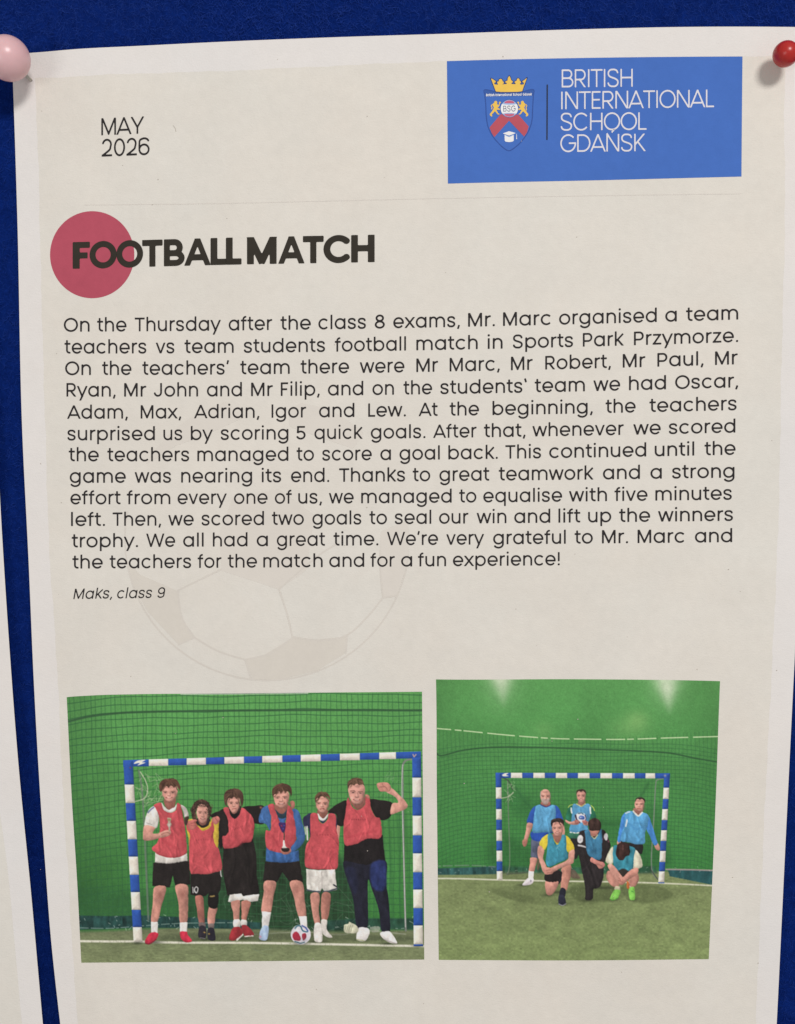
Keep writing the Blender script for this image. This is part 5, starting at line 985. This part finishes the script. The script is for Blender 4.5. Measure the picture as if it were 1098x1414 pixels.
cpart('globe', lambda X, Y: np.hypot(X-gl[0], (Y-gl[1]))-gr, 'ice', .00006)
cpart('globe_land', lambda X, Y: np.maximum(np.hypot(X-gl[0], Y-gl[1])-gr+.7, np.maximum(7.2-np.abs(Y-gl[1]), np.abs(X-gl[0])-6.8)), 'pink', .00007)
cpart('globe_band', lambda X, Y: np.maximum(np.hypot(X-gl[0], Y-gl[1])-gr-.1, np.abs(Y-gl[1]-.5-.012*(X-gl[0])**2*np.sign(Y-gl[1]))-5.6), 'white', .00008)
def small(word, x0, x1, y, em, w, mat, off, name, tr=0.0):
    t = Ink(); t.word(word, x0, x1, lin_base(x0, y, x1, y-.3), em, w, tr, 0, .4, 2.0); V = np.concatenate(t.V); return mesh_obj(name, on_sheet(V[:, 0], V[:, 1], off+.00005), t.F, CI[mat], banner)
small('BSG', gl[0]-8.6, gl[0]+8.8, gl[1]+4.3, 11.6, .10, 'grey', .00009, 'globe_lettering')
xx0 = 671.3
tt = Ink()
for wd, a_, b_ in (('British', 671.3, 683.0), ('International', 684.3, 707.0), ('School', 708.6, 720.2), ('Gdansk', 722.0, 734.6)):
    tt.word(wd, a_, b_, lin_base(671, 133.0, 735, 131.8), 5.0, .15, 0, 0, .3, 2.5)
V_ = np.concatenate(tt.V); mesh_obj('shield_lettering', on_sheet(V_[:, 0], V_[:, 1], .0001), tt.F, CI['white'], banner)
lion = [(268, 590), (292, 576), (316, 596), (312, 628), (326, 650), (346, 634), (342, 602), (360, 592), (378, 604), (360, 622), (352, 656), (330, 684), (318, 694), (340, 700), (362, 716), (352, 730), (322, 722), (300, 732), (318, 752), (324, 776), (356, 796), (340, 806), (312, 792), (292, 764), (276, 748), (258, 770), (236, 790), (224, 808), (238, 826), (222, 836), (198, 820), (194, 794), (216, 768), (236, 740), (250, 712), (262, 690), (248, 668), (236, 640), (250, 622), (264, 612)]
mir = [(1014-x, y) for x, y in lion]
cpart('lion', polys_field([CZ(lion)]), 'gold', .00005); cpart('lion', polys_field([CZ(mir)]), 'gold', .00005)
cpart('lion_tail', lines_field([CZ([(780, 640), (796, 660), (782, 690), (790, 720), (776, 740)]), CZ([(234, 640), (218, 662), (230, 690), (222, 715)])], .55), 'gold', .00005)
cpart('graduation_cap', polys_field([CZ([(404, 1110), (506, 1074), (620, 1104), (508, 1146)]), CZ([(434, 1130), (508, 1160), (582, 1128), (584, 1228), (560, 1244), (508, 1252), (450, 1244), (436, 1226)]), CZ([(628, 1112), (633, 1112), (636, 1204), (624, 1206)])]), 'white', .00005)
cpart('cap_fold', lines_field([CZ([(444, 1134), (508, 1162), (576, 1132)])], .45), 'ice', .00006)

# ------------------------------------------------------------------ heading with its rose disc
inked('heading_disc', lambda X, Y: (np.sqrt(((X-127.4)/58.2)**2+((Y-351.7)/60.1)**2)-1)*59, (62, 285, 192, 418), 1.6, MAT_ROSE, notice, .00005)
HB = interp([(90, 371.4), (125, 370.6), (230, 367.6), (310, 365.6), (420, 363.6), (520, 361.8)])
t = Ink()
for ch, a_, b_ in (('F', 100.4, 124.2), ('O', 123.8, 161.2), ('O', 160.8, 197.6), ('T', 196.4, 224.6), ('B', 226.4, 255.0), ('A', 254.8, 291.0), ('L', 290.8, 312.6), ('L', 312.0, 333.6), ('M', 340.6, 382.6), ('A', 384.6, 420.4), ('T', 418.4, 447.0), ('C', 446.8, 483.2), ('H', 485.0, 517.4)):
    V, F, wd = word_shape(ch, .158)
    em = 52.6+1.5*(a_-100)/400
    X = a_+V[:, 0]*(b_-a_)/wd; t.add(np.stack([X, HB(X)-V[:, 1]*em], 1), F)
t.build('heading_text', MAT_HEAD, notice, .0001)

# ------------------------------------------------------------------ the article: where each word starts and ends
A_, B_ = (60, 2.196), (540, 2.196); C_ = (80, 2.196)
def cv(o, l): return [(w, o[0]+a/o[1], o[0]+b/o[1]) for w, a, b in l]
LINES = [
 cv(A_, [('On', 62, 140), ('the', 163, 252), ('Thursday', 277, 538), ('after', 562, 694), ('the', 719, 811), ('class', 834, 978), ('8', 1005, 1036)])+cv(B_, [('exams,', 7, 209), ('Mr.', 234, 316), ('Marc', 340, 484), ('organised', 510, 806), ('a', 832, 868), ('team', 895, 1053)]),
 cv(A_, [('teachers', 64, 312), ('vs', 341, 397), ('team', 428, 577), ('students', 608, 854)])+[('football', 462.5, 560.7)]+cv(B_, [('match', 77, 263), ('in', 293, 339), ('Sports', 370, 552), ('Park', 582, 706), ('Przymorze.', 737, 1053)]),
 cv(A_, [('On', 66, 144), ('the', 178, 267), ('teachers’', 300, 563), ('team', 597, 747), ('there', 780, 927)])+[('were', 497, 558.6)]+cv(B_, [('Mr', 77, 143), ('Marc,', 178, 330), ('Mr', 364, 430), ('Robert,', 468, 667), ('Mr', 703, 772), ('Paul,', 808, 948), ('Mr', 983, 1053)]),
 cv(A_, [('Ryan,', 70, 219), ('Mr', 245, 312), ('John', 335, 469), ('and', 496, 602), ('Mr', 630, 696), ('Filip,', 720, 838), ('and', 863, 970), ('on', 998, 1063)])+cv(B_, [('the', 38, 124), ('students‘', 150, 412), ('team', 436, 588), ('we', 614, 695), ('had', 722, 834), ('Oscar,', 862, 1053)]),
 cv(A_, [('Adam,', 72, 256), ('Max,', 295, 418), ('Adrian,', 457, 655), ('Igor', 692, 797), ('and', 836, 943)])+[('Lew.', 508.6, 560.6)]+cv(B_, [('At', 84, 138), ('the', 178, 267), ('beginning,', 308, 612), ('the', 651, 742), ('teachers', 784, 1048)]),
 cv(A_, [('surprised', 73, 338), ('us', 364, 421), ('by', 447, 514), ('scoring', 538, 743), ('5', 767, 795), ('quick', 822, 968)])+[('goals.', 512.2, 587.6)]+cv(B_, [('After', 128, 254), ('that,', 282, 408), ('whenever', 429, 706), ('we', 735, 818), ('scored', 843, 1046)]),
 cv(C_, [('the', 33, 124), ('teachers', 150, 398), ('managed', 423, 699), ('to', 724, 776), ('score', 802, 952), ('a', 978, 1010)])+cv(B_, [('goal', 26, 148), ('back.', 174, 324), ('This', 347, 455), ('continued', 480, 774), ('until', 800, 926), ('the', 951, 1045)]),
 cv(C_, [('game', 36, 206), ('was', 233, 343), ('nearing', 374, 589), ('its', 618, 677), ('end.', 707, 823)])+[('Thanks', 468.4, 559.4)]+cv(B_, [('to', 66, 119), ('great', 147, 298), ('teamwork', 327, 614), ('and', 643, 755), ('a', 787, 822), ('strong', 853, 1044)]),
 cv(C_, [('effort', 38, 190), ('from', 209, 341), ('every', 363, 512), ('one', 534, 636), ('of', 658, 707), ('us,', 729, 801), ('we', 822, 897)])+[('managed', 498.9, 623.8)]+cv(B_, [('to', 207, 254), ('equalise', 280, 519), ('with', 540, 655), ('five', 678, 778), ('minutes', 802, 1042)]),
 cv(C_, [('left.', 40, 143), ('Then,', 166, 313), ('we', 335, 412), ('scored', 436, 625), ('two', 649, 746), ('goals', 772, 920), ('to', 945, 998)])+[('seal', 545.4, 595.6)]+cv(B_, [('our', 146, 235), ('win', 260, 350), ('and', 374, 483), ('lift', 508, 574), ('up', 598, 668), ('the', 692, 786), ('winners', 810, 1040)]),
 cv(C_, [('trophy.', 42, 243), ('We', 268, 353), ('all', 380, 442), ('had', 470, 575), ('a', 603, 637), ('great', 664, 810), ('time.', 836, 972)])+[('We’re', 534.5, 604.7)]+cv(B_, [('very', 168, 281), ('grateful', 310, 530), ('to', 557, 612), ('Mr.', 640, 720), ('Marc', 748, 893), ('and', 922, 1037)]),
 cv(C_, [('the', 44, 136), ('teachers', 157, 404), ('for', 424, 496), ('the', 515, 604), ('match', 623, 803), ('and', 823, 929), ('for', 948, 1022), ('a', 1041, 1075)])+cv(B_, [('fun', 82, 167), ('experience!', 188, 512)])]
BLf = [458.0, 488.2, 517.9, 547.6, 578.2, 608, 636.9, 666.7, 696.4, 726.4, 756.0, 785.2]
BMd = [452.8, 484.0, 514, 544.8, 574.9, 605.2, 635, 664.7, 694.5, 723.6, 752.7, 782.3]
BRt = [441.6, 472.6, 503.4, 535.2, 566.5, 597.5, 628.1, 659.6, 690.0, 719.2, 748.7, 778.4]
body = empty('article_text', (0, 0, 0)); body.parent = notice; body['_org'] = notice['_org']
for n, ws in enumerate(LINES):
    co = np.polyfit([90, 560, 1005], [BLf[n], BMd[n], BRt[n]], 2); t = Ink()
    k = sum(b-a for _, a, b in ws)/sum(word_shape(w, .083)[2] for w, _, _ in ws)     # this line's own letter size
    for w, a, b in ws:
        t.word(w, a, b, lambda X: np.polyval(co, X), k, .091, 0, 0, .95, 1.05)
    t.build('text_line', MAT_TEXT, body)
t = Ink()
t.word('Maks,', 101.3, 154.6, lin_base(101, 827.3, 154, 826.2), 20.4, .086, 0, .17); t.word('class', 161.0, 208.8, lin_base(161, 826.4, 208, 825.6), 20.4, .086, 0, .17); t.word('9', 216.8, 226.5, lin_base(161, 826.4, 208, 825.6), 20.4, .086, 0, .17)
t.build('byline', MAT_TEXT, notice)

# ------------------------------------------------------------------ the two printed photographs
def picture(name, P, Lf, Rf, Tf, Bf, parent, parts, step=.75, off=.00006):
    """one skin of print on the sheet, split along the outlines of what is printed"""
    xm = (Lf(1100.)+Rf(1100.))/2; nu = int((Rf(1000.)-Lf(1000.))/step); nv = int((Bf(xm)-Tf(xm))/step)
    U, V = np.meshgrid(np.linspace(0, 1, nu), np.linspace(0, 1, nv))
    x0 = Lf(1100.)+(Rf(1100.)-Lf(1100.))*U; yy = Tf(x0)+(Bf(x0)-Tf(x0))*V; xx = Lf(yy)+(Rf(yy)-Lf(yy))*U
    fx = np.clip((xx-P.x0)*P.S-.5, 0, P.w-1.001); fy = np.clip((yy-P.y0)*P.S-.5, 0, P.h-1.001); ix = fx.astype(int); iy = fy.astype(int); ax = (fx-ix)[..., None]; ay = (fy-iy)[..., None]
    im = P.img; c = (im[iy, ix]*(1-ax)+im[iy, ix+1]*ax)*(1-ay)+(im[iy+1, ix]*(1-ax)+im[iy+1, ix+1]*ax)*ay
    ids = P.ids[np.round(fy).astype(int), np.round(fx).astype(int)][:-1, :-1].ravel()
    co = on_sheet(xx, yy, off).reshape(-1, 3); cl = ink(c.reshape(-1, 3)); i, j = np.meshgrid(np.arange(nu-1), np.arange(nv-1)); q = (j*nu+i).ravel()
    F = np.stack([q, q+nu, q+1+nu, q+1], 1); root = None
    for k, (nm, lb) in enumerate(parts):
        f = F[ids == k]
        if not len(f): continue
        us, inv = np.unique(f, return_inverse=True)
        o = mesh_obj(nm, co[us], inv.reshape(-1, 4), MAT_PRINT, parent if root is None else root, True, cl[us])
        if lb: o['label'] = lb
        if root is None: root = o
    return root
PL = interp([(950, 91.6), (964, 92.3), (1100, 99.1), (1220, 106.8), (1329, 112.4), (1340, 113)]); PR = interp([(950, 582.8), (1330, 586)])
PT = interp([(88, 964.4), (92.3, 963.7), (135, 960.3), (192, 958.7), (300, 957.8), (446, 956.4), (582, 955.2), (590, 955.1)]); PB = interp([(100, 1329.4), (350, 1327.2), (590, 1325)])
picture('team_photo', paint_students(), PL, PR, PT, PB, notice, [('team_photo', 'printed photo of six young players in red bibs standing in a goal'), ('football_goal', None), ('person', 'player in white shirt and red bib holding a small trophy'), ('person', 'curly haired player in yellow shirt under a red bib'), ('person', 'player in black shirt and red bib with arms round the others'), ('person', 'player in blue long sleeves and red bib holding a trophy'), ('person', 'small player in white shorts and red bib'), ('person', 'player in black with red bib raising a fist'), ('football', None), ('goalkeeper_gloves', None)])
QL = interp([(930, 602.0), (938, 602.2), (1090, 603.4), (1326, 606)]); QR = interp([(930, 994.9), (941, 994.4), (1090, 989), (1324, 978.8), (1335, 978.3)])
QT = interp([(596, 938.1), (602, 938.2), (800, 938), (994, 940.8), (1000, 941)]); QB = interp([(600, 1325.5), (800, 1326.2), (980, 1324.6)])
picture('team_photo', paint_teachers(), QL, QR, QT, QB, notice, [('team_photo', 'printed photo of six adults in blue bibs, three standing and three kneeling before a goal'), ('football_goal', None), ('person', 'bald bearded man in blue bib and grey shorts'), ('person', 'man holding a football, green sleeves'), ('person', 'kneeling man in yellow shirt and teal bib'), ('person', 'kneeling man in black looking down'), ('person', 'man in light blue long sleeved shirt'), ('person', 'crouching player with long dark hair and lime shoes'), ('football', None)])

# specks and a hair on the paper, the hole the pink pin has made
MAT_SPECK = ink_mat('grey paper specks', (172, 164, 155), .1)
sp = [(rng.uniform(40, 1075), rng.uniform(70, 1400), rng.uniform(.35, .9)) for _ in range(60)]
hair = catmull([(239, 173), (242, 177), (243, 182)], False, 5)
V, FA = [], []
for x, y, r_ in sp:
    n0 = len(V); k_ = 8; V += [(x+r_*math.cos(6.283*k/k_), y+r_*.8*math.sin(6.283*k/k_)) for k in range(k_)]; FA.append([n0+k for k in range(k_)][::-1])
for a_, b_ in zip(hair[:-1], hair[1:]):
    n0 = len(V); V += [(a_[0]-.2, a_[1]), (a_[0]+.3, a_[1]), (b_[0]+.3, b_[1]), (b_[0]-.3, b_[1])]; FA.append([n0+3, n0+2, n0+1, n0])
V = np.array(V); tag(mesh_obj('paper_speck', on_sheet(V[:, 0], V[:, 1], .00012), FA, MAT_SPECK, notice), kind='stuff')
inked('pin_hole', lambda X, Y: np.hypot((X-43.2)/1.5, (Y-111.2)/1.1)-1.1, (39, 107, 47, 115), .4, MAT_NAVY, notice, .0001)

# ------------------------------------------------------------------ the neighbouring sheet at the left
def side_h(px, py):
    v = np.clip((np.asarray(py, float)-60)/1400, 0, 1.1); u = (np.asarray(px, float)+500)/550
    return .001+.0034*v**1.5+.0012*np.clip(u, 0, 1.2)**2*v+.0002*np.sin(py/150)
S_R = interp([(30, -40), (300, -22), (500, -10), (600, -4.5), (686, 0), (888, 12.7), (1060, 26), (1233, 43), (1414, 59.3), (1600, 77)])
S_L = interp([(30, -1110), (700, -1060), (1600, -960)]); S_T = interp([(-1120, 110), (-500, 90), (0, 66)])
side = empty('paper_notice', lay(np.array(-480.), np.array(800.), side_h(-480., 800.))); side['_org'] = tuple(float(q) for q in side.location)
tag(side, 'neighbouring white sheet, only its right margin showing at the left edge', 'notice', 'paper notices on the pinboard')
sheet_mesh('sheet', S_L, S_R, S_T, BOT, side_h, MAT_PAPER, side, 90, 120)
SC = interp([(30, -75), (600, -39), (888, -20), (1120, 0), (1200, 10.5), (1300, 20), (1414, 30.2), (1600, 47)])
V, FA = field_shape(lambda X, Y: np.maximum(np.maximum(S_L(Y)+32-X, X-SC(Y)), np.maximum(130-Y, Y-1560)), -1100, 120, 70, 1580, 10.0)
mesh_obj('page_tint', lay(V[:, 0], V[:, 1], side_h(V[:, 0], V[:, 1])+.000012), [f[::-1] for f in FA], MAT_CREAM, side)

# ------------------------------------------------------------------ pins
def frame(d):
    d = d/np.linalg.norm(d); a = np.cross(d, [0, 0, 1.]); a /= np.linalg.norm(a); return a, np.cross(d, a), d
def lathe(prof, base, axis, n=48):
    a, b_, d = frame(axis); V, F = [], []
    for r_, z in prof:
        for k in range(n): q = 2*math.pi*k/n; V.append(base+a*r_*math.cos(q)+b_*r_*math.sin(q)+d*z)
    for m in range(len(prof)-1):
        for k in range(n): F.append([m*n+k, m*n+(k+1) % n, (m+1)*n+(k+1) % n, (m+1)*n+k])
    F.append(list(range(n))[::-1]); F.append([(len(prof)-1)*n+k for k in range(n)]); return np.array(V), F
def pin(label, tip, head, r, col, stretch):
    """tip = where it enters the sheet, head = centre of the ball"""
    o = empty('push_pin', tip); o['_org'] = tuple(float(q) for q in tip); tag(o, label, 'pin', 'push pins in the corners of the notice')
    m, nt, b = base_mat('%s pin plastic' % label.split()[0],   .3, .45); g = N(nt, 'ShaderNodeNewGeometry'); nz = N(nt, 'ShaderNodeTexNoise', Scale=500.0, Detail=3.0); nt.links.new(g.outputs['Position'], nz.inputs['Vector'])
    cr = N(nt, 'ShaderNodeValToRGB'); cr.color_ramp.elements[0].color = tuple(np.array(col)*.93)+(1,); cr.color_ramp.elements[1].color = tuple(np.minimum(np.array(col)*1.05, 1))+(1,); nt.links.new(nz.outputs['Fac'], cr.inputs['Fac']); nt.links.new(cr.outputs['Color'], b.inputs['Base Color'])
    bp = N(nt, 'ShaderNodeBump', Strength=.08, Distance=.0002); nt.links.new(nz.outputs['Fac'], bp.inputs['Height']); nt.links.new(bp.outputs['Normal'], b.inputs['Normal'])
    b.inputs['Subsurface Weight'].default_value = .15; b.inputs['Subsurface Radius'].default_value = (1, .5, .4); b.inputs['Subsurface Scale'].default_value = .0012
    ax = head-tip; L = np.linalg.norm(ax); ax = ax/L
    prof = [(max(r*math.sin(q), 1e-5), -r*stretch*math.cos(q)) for q in np.linspace(.02, math.pi-.02, 30)]
    V, F = lathe(prof, head, ax); mesh_obj('pin_head', V, F, m, o)
    V, F = lathe([(.0012*r/.004, -r*stretch*1.02), (.0013*r/.004, -r*stretch*.8)], head, ax, 24); 
    ms, nts, bs = base_mat('pin steel', .3, .5); bs.inputs['Metallic'].default_value = 1; bs.inputs['Base Color'].default_value = (.62, .58, .52, 1); nn = N(nts, 'ShaderNodeTexNoise', Scale=900.0); mm = N(nts, 'ShaderNodeMapRange'); mm.inputs['To Min'].default_value = .2; mm.inputs['To Max'].default_value = .42; nts.links.new(nn.outputs['Fac'], mm.inputs['Value']); nts.links.new(mm.outputs[0], bs.inputs['Roughness'])
    V, F = lathe([(.00005, -.006), (.00042, -.0035), (.00042, L-r*.7)], tip, ax, 16); mesh_obj('needle', V, F, ms, o)
    return o
tp = on_sheet(np.array(42.5), np.array(110.5)); hd = lay(np.array(11.0), np.array(80.5), .0105)
pin('pink round pushpin, steel shaft tilted, in the top left corner of the notice', tp, hd, .0052, (.80, .50, .52), 1.0)
tp = on_sheet(np.array(1081.), np.array(82.)); hd = lay(np.array(1085.), np.array(74.5), .0066)
pin('red round pushpin, smaller than the pink one, in the top right corner of the notice', tp, hd, .00305, (.50, .025, .02), 1.08)
for o in scene.objects:
    if '_org' in o: del o['_org']
